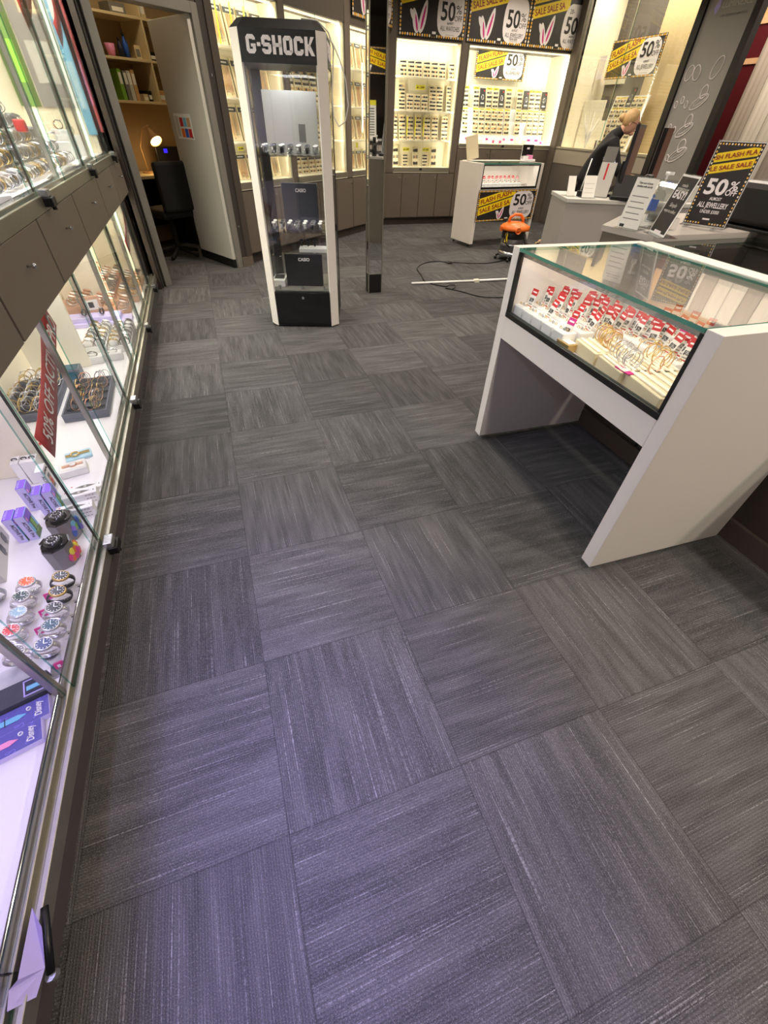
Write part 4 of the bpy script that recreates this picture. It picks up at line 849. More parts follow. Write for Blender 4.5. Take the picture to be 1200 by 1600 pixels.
rnd = random.Random(5)
for i in range(14):
    x = .15+.125*i; k = rnd.randrange(3)
    t = empty(['jewel_box', 'ticket_stand', 'ring_stand'][k], local(CC[1], x, .16+.05*(i % 2), 1.1185), R(rnd.uniform(-25, 25)), ['white jewellery box with pink ticket, %s along the front of the alcove shelf', 'leaning pink and white ticket, %s along the front of the alcove shelf', 'cream arched ring stand, %s along the front of the alcove shelf'][k] % nth(i), ['box', 'ticket', 'stand'][k], 'small displays along the alcove front')
    if k == 0: MB().box(-.045, .045, -.03, .03, 0, .05, 'white').build('box', t, .003); MB().box(-.02, .02, -.032, -.03, .01, .045, 'hot_pink').build('ticket', t)
    elif k == 1: b = MB(); b.M = M_rx(R(-20)); b.box(-.03, .03, 0, .003, 0, .075, 'paper').build('card', t); b = MB(); b.M = M_rx(R(-20)); b.box(-.03, .03, -.001, 0, .045, .075, 'magenta').build('print', t)
    else: MB().cyl((0, 0, 0), .06, .05, 'cream', 14, .045).build('base', t); MB().ring((0, 0, .07), .045, .012, .03, .005, 'cream_pad', 14, 5).build('arch', t)
sale_sign('sale sign standing inside the bright alcove case', local(CC[1], .40, .46, 1.905), 0, .93, .355, sub=None)
# header signs
for i, (X, wh, pre, lb) in enumerate([(3.10, 'ALL WATCHES', None, 'sale sign over the back wall case reading ALL WATCHES'), (4.175, 'ALL JEWELLERY', None, 'sale sign on the header reading ALL JEWELLERY, left over the alcove'), (5.215, 'ALL WATCHES', '20-', 'sale sign on the header reading ALL WATCHES, right over the alcove')]):
    sale_sign(lb, (X, 8.345, 2.245), 0, 1.03, .60, wh, 'UNDER $3000' if 'JEW' in wh else None, pre, tall=True)
sale_sign('sale sign on the header behind the mirrored column', apt(2.56, -.03, 2.29), AANG, 1.02, .60, 'ALL JEWELLERY', None, tall=True)
# ================================================================== TALL WATCH CABINET
TA = math.atan2(-.136, .449); TC = Vector((.716, 4.104, 0))
t = empty('watch_cabinet', TC, TA, 'tall black and white glass watch cabinet with a G-SHOCK header', 'cabinet')
HB, CH = .297, .062; HI = HB-CH
def oct_(h, c): i = h-c; return [(-i, -h), (i, -h), (h, -i), (h, i), (i, h), (-i, h), (-h, i), (-h, -i)]
MB().prism(oct_(HB-.004, CH), .015, .285, 'black_matte').build('base', t, .002)
b = MB(); b.box(-HI+.006, HI-.006, -HB-.004, -HB+.01, .03, .28, 'black_gloss'); o = b.build('base_door', t, .002)
MB().cyl((0, 0, 0), .011, .012, 'chrome', 14).build('lock', o).rotation_euler = (R(90), 0, 0); k = bpy.data.objects[-1]
[c for c in kids(o)][0].location = (.005, -HB-.003, .245)
for sx in (-1, 1):
    for sy in (-1, 1):
        pl = [(sx*HI, sy*HB), (sx*HB, sy*HI), (sx*(HB-.016), sy*(HI-.010)), (sx*(HI-.010), sy*(HB-.016))]
        MB().prism(pl, .012, 1.745, 'white_laminate' if sy < 0 else 'charcoal').build('corner_post', t, .001)
b = MB(); b.prism(oct_(HB-.001, CH), 1.60, 1.745, 'charcoal'); top = oct_(HB-.001, CH); tp = oct_(HB-.05, CH*.8)
vs = [(x, y, 1.745) for x, y in top]+[(x, y, 1.79) for x, y in tp]; b.add(vs, [(i, (i+1) % 8, 8+(i+1) % 8, 8+i) for i in range(8)]+[list(range(8, 16))], 'charcoal'); b.build('header', t)
# block lettering, one header face each side
def blocky(b, s, x0, z0, h, y, mat):
    w_ = h*.72; th = h*.24; c = h*.16
    def bar(x, z, a, d): b.plate([(x, z), (x+a, z), (x+a, z+d), (x, z+d)], y, .003, mat)
    x = x0
    for ch in s:
        if ch == '-': bar(x, z0+h*.40, h*.26, h*.2); x += h*.36; continue
        if ch in 'GSOC':
            ox = [(x+c, z0), (x+w_-c, z0), (x+w_, z0+c)]; 
            bar(x+c, z0, w_-2*c, th); bar(x+c, z0+h-th, w_-2*c, th)
            for (cx, cz, sx, sz) in ((x, z0, 1, 1), (x+w_, z0, -1, 1), (x, z0+h, 1, -1), (x+w_, z0+h, -1, -1)):
                b.plate([(cx, cz+sz*c), (cx+sx*c, cz), (cx+sx*c, cz+sz*th), (cx+sx*th, cz+sz*max(c, th))], y, .003, mat)
            if ch in 'GOC': bar(x, z0+c, th, h-2*c)
            if ch == 'O': bar(x+w_-th, z0+c, th, h-2*c)
            if ch == 'G': bar(x+w_-th, z0+c, th, h*.30); bar(x+w_*.5, z0+h*.36, w_*.5, h*.16); bar(x+w_-th, z0+h-c-h*.12, th, h*.12)
            if ch == 'C': bar(x+w_-th, z0+c, th, h*.17); bar(x+w_-th, z0+h-c-h*.17, th, h*.17)
            if ch == 'S':
                bar(x, z0+h*.5, th, h*.5-c); bar(x+w_-th, z0+c, th, h*.42-c*.4); bar(x+c*.6, z0+h*.40, w_-c*1.2, h*.2); bar(x, z0+c, th, h*.13); bar(x+w_-th, z0+h-c-h*.13, th, h*.13)
        if ch == 'H': bar(x, z0, th, h); bar(x+w_-th, z0, th, h); bar(x, z0+h*.40, w_, h*.2)
        if ch == 'K':
            bar(x, z0, th, h); b.plate([(x+th, z0+h*.38), (x+w_-th*1.05, z0+h), (x+w_+.1*th, z0+h), (x+th*1.5, z0+h*.42)], y, .003, mat); b.plate([(x+th*1.0, z0+h*.62), (x+th*1.0, z0+h*.36), (x+w_-th*.95, z0), (x+w_+.2*th, z0), (x+th*1.7, z0+h*.60)], y, .003, mat)
        x += w_+h*.11
    return x
for k in range(4):
    b = MB(); b.M = Matrix.Rotation(k*PI/2, 4, 'Z'); blocky(b, 'G-SHOCK', -.192, 1.638, .079, -HB-.0015, 'sign_white'); b.build('header_lettering', t)
for k in range(4):
    b = MB(); b.M = Matrix.Rotation(k*PI/2, 4, 'Z'); b.pane(-HI+.002, HI-.002, -HB+.004, -HB+.009, .288, 1.60).build('glass_pane', t)
for z in (1.155, .70): MB().prism(oct_(HB-.022, CH), z, z+.008, 'clear_plastic').build('shelf', t)
MB().box(-HB+.03, HB-.03, -HB+.03, HB-.03, .286, .292, 'grey').build('floor_board', t)
for sx in (-1, 1): MB().box(sx*(HB-.02)-.006, sx*(HB-.02)+.006, -.02, .02, .29, 1.6, 'black').build('shelf_rail', t)
area('showcase_lamp', TC+Vector((0, 0, 1.59)), .3, 2.2, (.95, .97, 1), (0, 0, 0), size_y=.3)
# contents
def tpt(x, y, z): return TC+Vector((math.cos(TA)*x-math.sin(TA)*y, math.sin(TA)*x+math.cos(TA)*y, z))
tag(MB().box(-.19, .19, 0, .006, 0, .33, 'grey_light').box(.05, .10, -.001, 0, .06, .16, 'grey').build('backing_card', bev=.001), 'pale grey backing card on the top shelf of the tall watch cabinet', 'card').location = tpt(.0, .02, 1.1635)
bpy.data.objects[-1].rotation_euler = (R(-4), 0, TA) if False else (0, 0, 0)
for o in bpy.data.objects:
    if o.get('label', '').startswith('pale grey backing card'): o.rotation_euler = (0, 0, TA)
t = empty('branded_card', tpt(.0, .06, .709), TA, 'dark CASIO card with painted violet reflection on the middle shelf of the tall cabinet', 'card')
MB().box(-.13, .15, 0, .05, 0, .27, 'tray_dark').build('card', t, .003); b = MB(); b.text('CASIO', .032, (.02, -.0008, .215), 'sign_white', bold=.03, width=.085); b.build('lettering', t)  # card colour carries the violet reflection of the left showcase light
t = empty('branded_board', tpt(.02, -.14, .293), TA, 'black panel lettered CASIO at the foot of the tall cabinet', 'panel')
MB().box(-.16, .15, 0, .04, 0, .24, 'black').build('panel', t, .003); b = MB(); b.text('CASIO', .032, (.0, -.0008, .19), 'sign_white', bold=.03, width=.095); b.build('lettering', t)
def clearwatch(key, loc, rot, label, group): return cwatch(key, loc, rot, label, group)
for sh, z in ((0, 1.1635), (1, .709)):
    for r_ in range(2):
        for i in range(7):
            cwatch((['steel', 'silver', 'gunmetal'][(i+r_) % 3], 'silver', ['dial_white', 'dial_black'][i % 2], 'clear_plastic' if sh == 0 else None), tpt(-.18+.06*i, -.20+.09*r_, z), (0, 0, TA-R(90)), 'watch on the %s shelf of the tall cabinet, %s from left, %s row' % (['upper', 'lower'][sh], ORD[i], ['front', 'rear'][r_]), 'watches in the tall cabinet')
t = empty('watch_stand', tpt(.06, -.01, .56), TA, 'white ledge with black watches low in the tall cabinet', 'stand'); MB().box(-.08, .16, -.06, .06, -.03, 0, 'white').box(.03, .05, -.01, .01, -.265, -.03, 'white').build('ledge', t, .003)
for i in range(3): cwatch(('black', 'gunmetal', 'dial_black', None), tpt(-.0+.055*i, -.01, .561), (0, 0, TA-R(90)), 'black watch on the white ledge low in the tall cabinet, %s from left' % ORD[i], 'watches on the white ledge')
t = empty('jewel_tower', tpt(-.203, -.08, .293), TA, 'small white stepped stand at the lower left of the tall cabinet', 'stand'); MB().box(-.06, .05, -.1, .1, 0, .05, 'white').box(-.05, .04, -.05, .09, .05, .22, 'clear_plastic').build('stand', t, .003)
for i in range(3): tag(MB().cyl((0, 0, 0), .014, .03, 'chrome', 14).build('ring_holder'), 'small chrome holder on the cabinet floor, %s from left' % ORD[i], 'holder', 'chrome holders on the cabinet floor').location = tpt(-.19+.19*i, -.24, .293)
# cords
b = MB(); b.tube([(.80, 3.885, 1.80), (.88, 3.80, 1.79), (.945, 3.80, 1.747), (.975, 3.80, 1.686), (.965, 3.79, 1.588), (.95, 3.79, 1.469), (.958, 3.79, 1.367), (.99, 3.78, 1.322), (1.034, 3.77, 1.347), (1.057, 3.77, 1.427), (1.042, 3.77, 1.547), (1.01, 3.78, 1.632), (.97, 3.79, 1.70), (.9, 3.83, 1.76), (.82, 3.9, 1.795)], .0042, 'grey_light', 6)
tag(b.build('power_cord'), 'pale looped cord hanging from the right of the tall watch cabinet', 'cord')
b = MB(); b.tube([(.455, 4.20, .30), (.40, 4.12, .22), (.372, 4.05, .10), (.362, 3.99, .02), (.375, 3.93, .012), (.42, 3.92, .012)], .004, 'black', 6); tag(b.build('power_cord'), 'black cord drooping behind the left foot of the tall watch cabinet', 'cord')
# ================================================================== MIRRORED COLUMN
c0 = Vector((1.449, 4.72, 0)); c1 = Vector((1.483, 4.641, 0)); c2 = Vector((1.626, 4.638, 0))
u = (c2-c1).normalized(); v = Vector((-u.y, u.x, 0)); WD = (c2-c1).length
t = empty('mirrored_column', c1, math.atan2(u.y, u.x), 'slim mirrored column with black foot in the middle of the shop', 'column')
MB().box(.004, WD-.004, .004, .086, .0, CEIL-.002, 'black_matte').build('core', t)
MB().box(.006, WD-.006, .0, .004, .185, CEIL-.003, 'mirror').build('mirror_face', t); MB().box(0, .0038, .006, .084, .185, CEIL-.003, 'mirror').build('mirror_face', t); MB().box(WD-.0038, WD, .006, .084, .185, CEIL-.003, 'mirror').build('mirror_face', t)
for (x, y) in ((0, 0), (WD, 0), (0, .09), (WD, .09)): MB().box(x-.005, x+.005, y-.005, y+.005, 0, CEIL-.003, 'aluminium').build('corner_trim', t, .001)
MB().box(-.001, WD+.001, -.002, .088, 0, .18, 'black').build('foot', t, .002); MB().box(-.002, WD+.002, -.004, .09, .178, .186, 'aluminium').build('foot_trim', t)
# ================================================================== WHITE GLASS-TOPPED DISPLAY COUNTERS
def counter(label, loc, rz, W, D, z0=.03, ztop=.98, cast=True, warm=4.0, depth_in=None):
    t = empty('display_counter', loc, rz, label, 'counter'); T = .055
    for (x0, x1) in ((0, T), (W-T, W)): MB().box(x0, x1, 0, D, z0, ztop, 'white_laminate').build('side_panel', t, .002)
    MB().box(T, W-T, .0, .018, .598, .705, 'white_laminate').build('front_rail', t, .001)
    MB().box(T, W-T, .018, D-.02, .685, .70, 'deck_shade').build('deck', t)
    MB().box(T, W-T, D-.018, D, .598, .972, 'white_laminate').build('back_panel', t, .001)
    MB().box(T, W-T, D-.075, D+.012, .974, .986, 'white_edge').build('back_rail', t, .002)
    MB().box(T-.001, T+.012, -.002, .02, .705, .966, 'black').box(W-T-.012, W-T+.001, -.002, .02, .705, .966, 'black').box(T-.001, W-T+.001, -.003, .02, .700, .722, 'black').build('front_frame', t, .001)
    MB().pane(T+.012, W-T-.012, .004, .010, .722, .968).build('front_glass', t)
    MB().pane(T+.002, W-T-.002, -.004, D-.078, .969, .981, 'glass', 'teal_edge').build('top_glass', t)
    MB().box(T+.02, W-T-.02, .012, .024, .950, .968, 'steel').build('light_strip', t)
    for x in (T/2, W-T/2):
        for y in (.06, D-.06): MB().cyl((x-.01, y, .016), .016, .02, 'black', 12).build('castor', t).rotation_euler = (0, 0, 0)
    M_ = Matrix.Translation(loc) @ Matrix.Rotation(rz, 4, 'Z')
    area('showcase_lamp', M_ @ Vector((W/2, .04, .953)), W-.2, warm, (1, .93, .84), (R(22), 0, rz), size_y=.02)
    return t, M_
FA = math.atan2(.043, 1.07)   # the near counter stands along the aisle, its front towards -x
FCx = counter('large white glass-topped jewellery counter in the right foreground', Vector((1.251, 1.815, 0)), R(-90)-FA*1.0, 1.08, .69, warm=.85)
FM = FCx[1]; FR = R(-90)-FA
def fpt(x, y, z): return FM @ Vector((1.08-x, y, z))      # x from the near side panel, y into the counter
rnd = random.Random(21)
# small white ring boxes with red and white tags
bxp = None
n_ = 0
def ringbox(x, y, lab):
    global bxp
    if bxp is None:
        bxp = empty('ring_box', fpt(x, y, .7005), FR, lab, 'box', 'white ring boxes in the near counter')
        MB().box(-.036, .036, -.034, .034, 0, .055, 'white').build('box', bxp, .005); b = MB().box(-.030, .030, -.028, .028, .055, .0565, 'paper')
        for k in range(4): b.ring((-.018+.012*k, -.01+.006*(k % 2), .061), .006, .002, .006, .0014, ['gold', 'silver', 'steel', 'gold'][k], 10, 4)
        b.build('rings', bxp)
    else: dup(bxp, fpt(x, y, .7005), FR, lab)
tgp = {}
def redtag(x, y, z, lab, mt='red', a=0, ln=.0):
    key = mt
    if key not in tgp:
        t = empty('price_tag', fpt(x, y, z), FR+a, lab, 'tag', 'red and white price tags' if mt == 'red' else 'magenta and white price tags'); tgp[key] = t
        b = MB(); b.box(-.018, .018, 0, .0016, 0, .074, 'paper'); b.build('card', t)
        b = MB(); b.box(-.0184, .0184, -.0006, 0, .048, .074, mt).box(-.0125, .0125, -.001, -.0006, .058, .064, 'white')
        if mt == 'red': b.box(-.0168, .0168, -.0006, 0, .0, .004, mt)
        b.build('header', t)
        b = MB(); b.text('$%d' % 129, .022, (0, -.0008, .021), 'charcoal', width=.025, bold=.02).box(-.011, .011, -.0008, 0, .010, .013, 'grey'); b.build('price', t); t.rotation_euler = (R(-16), 0, FR+a)
    else: dup(tgp[key], fpt(x, y, z), 0, lab, rot=(R(-16+rnd.uniform(-7, 7)), R(rnd.uniform(-8, 8)), FR+a))
for r_ in range(4):
    for i in range(9):
        x = .985-.079*i-.012*r_; y = .065+.078*r_+.010*i*0
        if r_ < 1 and i > 4: continue
        if r_ == 1 and i > 4: continue
        if r_ == 2 and i > 4: continue
        if i == 0 and r_ > 2: continue
        ringbox(x, y, 'white ring box, %s from the far end in the %s row behind the front glass' % (ORD[i], ORD[r_]))
        if not (r_ == 0 and i in (1, 3)): redtag(x-.01+rnd.uniform(-.008, .008), y+.012, .756, 'red topped price tag, %s from the far end in the %s row of ring boxes' % (ORD[i], ORD[r_]), a=R(rnd.uniform(-22, 22)))
        if r_ > 1: redtag(x-.03, y+.045, .756, 'red topped price tag between boxes %s and next, %s row of ring boxes' % (ORD[i], ORD[r_]), a=R(rnd.uniform(-25, 25)))
        if r_ > 0 and i % 4 != 3: redtag(x+.015, y+.03, .756, 'red topped price tag leaning behind ring box %s in the %s row' % (ORD[i], ORD[r_]), a=R(rnd.uniform(-25, 25)))
for r_ in range(3):
    for i in range(7):
        x = .60-.082*i+.02*r_; y = .40+.085*r_
        if x < .09: continue
        ringbox(x, y, 'white ring box, %s from the middle, %s of the rows along the counter back' % (ORD[i], ['front', 'middle', 'rear'][r_]))
        mt = 'magenta' if (i in (2, 4) and r_ == 0) else 'red'
        redtag(x, y+.01, .756, '%s topped price tag, %s from the middle, %s of the rows along the counter back' % (mt, ORD[i], ['front', 'middle', 'rear'][r_]), mt, R(rnd.uniform(-20, 20)))
redtag(.655, .055, .735, 'magenta price tag behind the small gold box', 'magenta', R(10))
t = empty('gold_box', fpt(.615, .052, .7005), FR, 'small gold box at the front glass between ring boxes and bangles', 'box'); MB().box(-.04, .04, -.025, .025, 0, .03, 'gold').box(-.03, .03, -.018, .018, .03, .032, 'paper').build('box', t, .002)
# cream pads with bangles
def bpad(label, x, y, w_, d_, a, n, mt):
    t = empty('bangle_pad', fpt(x, y, .7005), FR+a, label, 'pad', 'cream bangle pads')
    b = MB().box(-w_/2, w_/2, -d_/2, d_/2, 0, .046, 'cream_pad'); b.build('pad', t, .003)
    b = MB()
    for k in range(5): b.box(-w_*.46, w_*.46, -d_*.42+d_*.19*k, -d_*.42+d_*.19*k+.012, .046, .053, 'cream')
    b.build('rolls', t, .003)
    M_ = Matrix.Translation(t.location) @ Matrix.Rotation(FR+a, 4, 'Z')
    for k in range(n):
        p = M_ @ Vector((-w_*.36+w_*.72*k/max(1, n-1), rnd.uniform(-.012, .012), .047))
        bangle(mt[k % len(mt)], p, (0, R(rnd.uniform(-10, 10)), FR+a+R(90+rnd.uniform(-20, 20))), '%s bangle from the left on the %s' % (ORD[k], label.split(',')[0]), 'bangles in the near counter')
bpad('furthest cream pad, gold bangles in the near counter', .512, .145, .15, .17, R(-8), 10, ['gold', 'gold', 'rose_gold'])
bpad('middle cream pad, silver bangles in the near counter', .355, .098, .15, .11, R(-8), 8, ['silver', 'silver', 'steel'])
bpad('rear cream pad, gold bangles beside the magenta ticket', .335, .217, .17, .095, R(-8), 6, ['gold'])
bpad('nearest cream pad, two rose gold bangles in the near counter', .185, .135, .20, .19, R(-8), 2, ['rose_gold'])
o = tag(MB().box(-.035, .035, -.012, .012, 0, .003, 'magenta').box(-.012, .012, -.0125, .0125, .003, .0034, 'paper').build('ticket'), 'magenta and white ticket lying on the middle bangle pad', 'ticket'); o.location = fpt(.30, .055, .7475); o.rotation_euler = (0, 0, FR)
# far small counter
SCR = R(8); SCL = Vector((3.63, 6.41, 0))
SC = counter('small white display counter with a sale sign near the back wall', SCL, SCR, 1.13, .50, z0=.05, warm=1.1)
def spt(x, y, z): return SC[1] @ Vector((x, y, z))
sp_ = sale_sign('sale sign fixed under the glass of the far small counter', spt(.03, -.012, .325), SCR, 1.07, .365, sub=None)
for r_ in range(2):
    for i in range(10):
        dup(bxp, spt(.12+.075*i, .10+.09*r_, .7005), SCR, 'white ring box, %s from left in the %s row of the far small counter' % (ORD[i], ['front', 'rear'][r_]), 'white ring boxes in the far counter')
        dup(tgp['red'], spt(.115+.075*i, .12+.09*r_, .756), 0, 'red price tag, %s from left in the %s row of the far small counter' % (ORD[i], ['front', 'rear'][r_]), 'red price tags in the far counter', rot=(R(-14), R(rnd.uniform(-10, 10)), SCR+R(rnd.uniform(-15, 15))))
for i in range(5):
    tag(MB().ring((0, 0, .018), .016, .006, .016, .002, 'gunmetal', 10, 4).box(-.02, .02, -.015, .015, 0, .004, 'white').build('ring_stand'), 'dark ring stand at the right of the far small counter, %s from left' % ORD[i], 'ring', 'rings in the far counter').location = spt(.84+.045*i, .10+.02*i, .7005)
t = empty('brochure_card', spt(-.02, .30, .987), SCR, 'plain pale card leaning on top of the far small counter', 'card'); b = MB(); b.M = M_rx(R(-8)) @ Matrix.Rotation(R(-10), 4, 'Y'); b.box(0, .20, 0, .006, 0, .25, 'cream_pad').build('card', t, .001)
t = empty('leaflet_rack', spt(.90, .16, .988), SCR, 'white leaflet rack with black header on the right of the far small counter', 'rack'); MB().box(0, .19, .10, .11, 0, .17, 'white').box(0, .19, 0, .10, 0, .025, 'white').build('rack', t, .002); MB().box(0, .19, .085, .10, .06, .18, 'black').box(.07, .12, .084, .085, .13, .15, 'sign_white').build('header', t); MB().box(.08, .15, .02, .08, .025, .07, 'pink').box(.02, .07, .02, .08, .025, .06, 'white').build('leaflets', t)
t = empty('wall_pocket', spt(1.133, .12, .62), SCR, 'white pocket with pink leaflets on the right end of the far small counter', 'pocket'); MB().box(0, .06, 0, .20, 0, .02, 'white').box(.0, .004, 0, .20, .02, .34, 'white').box(.056, .06, 0, .2, .02, .1, 'white').build('pocket', t, .002); MB().box(.01, .05, .03, .17, .02, .14, 'hot_pink').box(.012, .04, .02, .17, .14, .26, 'paper').build('leaflets', t)
# ================================================================== ISLAND, REGISTER
t = empty('service_island', (1.965, 0, 0), 0, 'dark taupe service island behind the near white counter', 'island')
MB().box(.006, .9, -1.2, 1.76, .10, .70, 'taupe_dark').build('base', t, .002)
MB().box(-.012, .9, -1.2, 1.78, 0, .10, 'taupe_mid').build('plinth', t, .002)
b = MB(); b.box(-.004, 0.006, .50, .506, .10, .70, 'black').box(-.004, .006, 1.32, 1.326, .1, .7, 'black'); b.build('panel_joint', t)
MB().prism([(.03, 1.77), (1.2, 1.77), (1.2, 2.32), (.34, 2.32), (-.02, 2.06)], .0, .975, 'taupe').build('end_block', t, .002)
MB().prism([(.02, 1.765), (1.2, 1.765), (1.2, 2.33), (.34, 2.33), (-.03, 2.065)], .975, 1.0, 'grey_laminate').build('end_top', t, .002)
MB().box(.72, 1.4, -1.2, 1.765, .70, 1.0, 'taupe').build('rear_counter', t, .002)
t2 = empty('glass_showcase', (1.99, 0, 0), 0, 'low glass showcase set into the service island behind the near counter', 'showcase')
MB().pane(0, .655, -1.15, 1.745, .966, .978).build('top_glass', t2); MB().pane(0, .008, -1.15, 1.745, .705, .966).build('front_glass', t2); MB().pane(.009, .65, 1.735, 1.743, .705, .966).build('end_glass', t2)
MB().box(.01, .65, -1.15, 1.73, .7005, .71, 'taupe_dark').build('lining', t2)
for i in range(7): tag(MB().box(-.05, .05, -.03, .03, 0, .003, 'paper').build('display_ticket'), 'white ticket lying along the front of the island showcase, %s from the far end' % ORD[i], 'ticket', 'tickets in the island showcase').location = (2.07, 1.62-.16*i, .711)
t = empty('till_cover', (2.64, 1.97, 1.001), 0, 'black leather till cover on the service island', 'cover'); MB().box(0, .36, -.85, 0, .012, .195, 'black_leather').build('cover', t, .03, ); MB().box(-.02, .38, -.87, .02, 0, .012, 'black').build('base', t, .003)
# register desk
t = empty('register_desk', (2.43, 3.0, 0), math.atan2(-.16, .38), 'grey stone-look register desk between the vacuum and the signs', 'desk')
MB().box(0, 1.0, 0, .45, 0, .975, 'grey_laminate').build('front', t, .002); MB().box(-.006, 1.006, -.006, .46, .975, 1.0, 'grey_light').build('top', t, .003)
RA = math.atan2(-.16, .38); RM = Matrix.Translation((2.43, 3.0, 0)) @ Matrix.Rotation(RA, 4, 'Z')
def rpt(x, y, z=1.001): return RM @ Vector((x, y, z))
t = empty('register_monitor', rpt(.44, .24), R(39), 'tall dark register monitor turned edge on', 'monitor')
MB().box(-.17, .17, -.006, .016, .07, .39, 'black').box(-.155, .155, -.0075, -.006, .085, .375, 'brown_panel').build('screen', t, .003); MB().box(-.10, .10, -.07, .09, 0, .015, 'black').box(-.03, .03, .02, .05, .015, .2, 'black').build('stand', t, .003)  # brown screen face paints in what the screen reflects
t = empty('card_terminal', rpt(.40, .01), RA+R(-15), 'black angled till display in front of the register monitor', 'till'); b = MB(); b.M = M_rx(R(-38)); b.box(-.09, .09, 0, .03, .02, .17, 'black_matte').build('screen', t, .004); MB().box(-.10, .12, -.03, .10, 0, .02, 'black_matte').build('base', t, .003)
t = empty('side_screen', rpt(.69, .36), R(24), 'brown backed screen standing at the right of the register', 'screen'); MB().box(-.05, .06, 0, .03, .10, .38, 'brown_panel').box(-.06, -.05, 0, .03, .10, .38, 'black').build('panel', t, .002); MB().box(-.03, .03, -.04, .07, 0, .012, 'black').box(-.01, .01, .01, .03, .012, .1, 'black').build('stand', t)
def acry(label, loc, rz, w_, h, lean, items, base=.07, mat='paper'):
    t = empty('card_holder', loc, rz, label, 'card holder')
    b = MB(); b.M = M_rx(R(-lean)); b.box(0, w_, .001, .004, 0, h, 'clear_plastic'); b.build('holder', t)
    b = MB(); b.box(0, w_, -base*.4, base, 0, .003, 'clear_plastic'); b.build('foot', t)
    b = MB(); b.M = M_rx(R(-lean)); b.box(.004, w_-.004, -.001, .001, .004, h-.004, mat); items(b, w_, h); b.build('card', t); return t
def lines(b, w_, h, n=5, m_='grey'):
    for i in range(n): b.box(w_*.14, w_*(.85-.1*(i % 2)), -.0016, -.001, h*(.22+.6*i/n), h*(.22+.6*i/n)+h*.018, m_)
acry('small white card holder at the left front of the register desk', rpt(.015, .11), RA+R(20), .07, .12, 14, lambda b, w_, h: None)
acry('pale card in a clear holder beside the small white one on the register desk', rpt(.105, .05), RA+R(10), .10, .13, 14, lambda b, w_, h: lines(b, w_, h, 3, 'grey_light'))
acry('grey brochure holder with red ribbon in the middle of the register desk', rpt(.205, .15), RA+R(-25), .11, .20, 10, lambda b, w_, h: b.box(w_*.4, w_*.5, -.002, -.001, h*.5, h*.95, 'red'), mat='grey_light')
acry('tall slanted clear leaflet holder standing behind the brochures', rpt(.24, .27), RA+R(-35), .09, .28, 10, lambda b, w_, h: lines(b, w_, h, 4, 'grey'), mat='grey')
t = empty('pen_stand', rpt(.12, .16), RA, 'thin white pen standing in a holder on the register desk', 'pen'); MB().tube([(0, 0, .02), (.02, 0, .21)], .004, 'white', 8).build('pen', t); MB().cyl((0, 0, 0), .02, .03, 'black', 12).build('holder', t)
t = empty('tissue_box', rpt(.74, .31), RA, 'crumpled white and blue paper heap at the right of the monitor', 'paper'); rb = random.Random(4); b = MB()
for k in range(9): b.ball((rb.uniform(-.08, .08), rb.uniform(-.05, .05), .03+rb.uniform(0, .05)), .035, ['paper', 'paper', 'blue'][k % 3], 6, (1.2, .8, .6))
b.build('papers', t)
tag(MB().box(0, .22, 0, .16, 0, .09, 'grey_light').build('paper_tray', bev=.004), 'grey paper tray at the right end of the register desk', 'tray').location = rpt(.72, .02)
# signs on the island
acry('white list of five points in a clear holder, left end of the service island', Vector((1.965, 2.0, 1.001)), R(-80), .125, .205, 9, lambda b, w_, h: (b.text('Take care of your', .012, (w_*.5, -.0012, h*.87), 'charcoal', width=w_*.6), b.text('jewellery with care by', .012, (w_*.5, -.0012, h*.81), 'charcoal', width=w_*.66), lines(b, w_, h*.9, 5), b.box(w_*.12, w_*.32, -.002, -.001, h*.03, h*.09, 'black')))
acry('empty clear acrylic holder behind the five point list', Vector((2.10, 1.985, 1.001)), R(-80), .12, .20, 14, lambda b, w_, h: None, mat='clear_plastic')
acry('slanted black card reading EASY! in a white frame on the service island', Vector((2.035, 1.855, 1.001)), R(-112), .165, .235, 14, lambda b, w_, h: (b.box(.010, w_-.010, -.0018, -.001, .012, h-.012, 'charcoal'), b.text('EASY!', .04, (w_*.5, -.0022, h*.62), 'sign_white', width=w_*.66, bold=.03), b.text('made', .018, (w_*.5, -.0022, h*.80), 'grey_light', width=w_*.3), b.text('MEMBERSHIP', .018, (w_*.5, -.0022, h*.73), 'grey_light', width=w_*.62), b.text('Simple', .022, (w_*.5, -.0022, h*.48), 'grey_light', width=w_*.4, shear=.3), b.text('ways to collect', .018, (w_*.5, -.0022, h*.39), 'grey_light', width=w_*.66, shear=.3), b.box(w_*.3, w_*.7, -.0022, -.0018, h*.05, h*.09, 'sign_white')), mat='white')
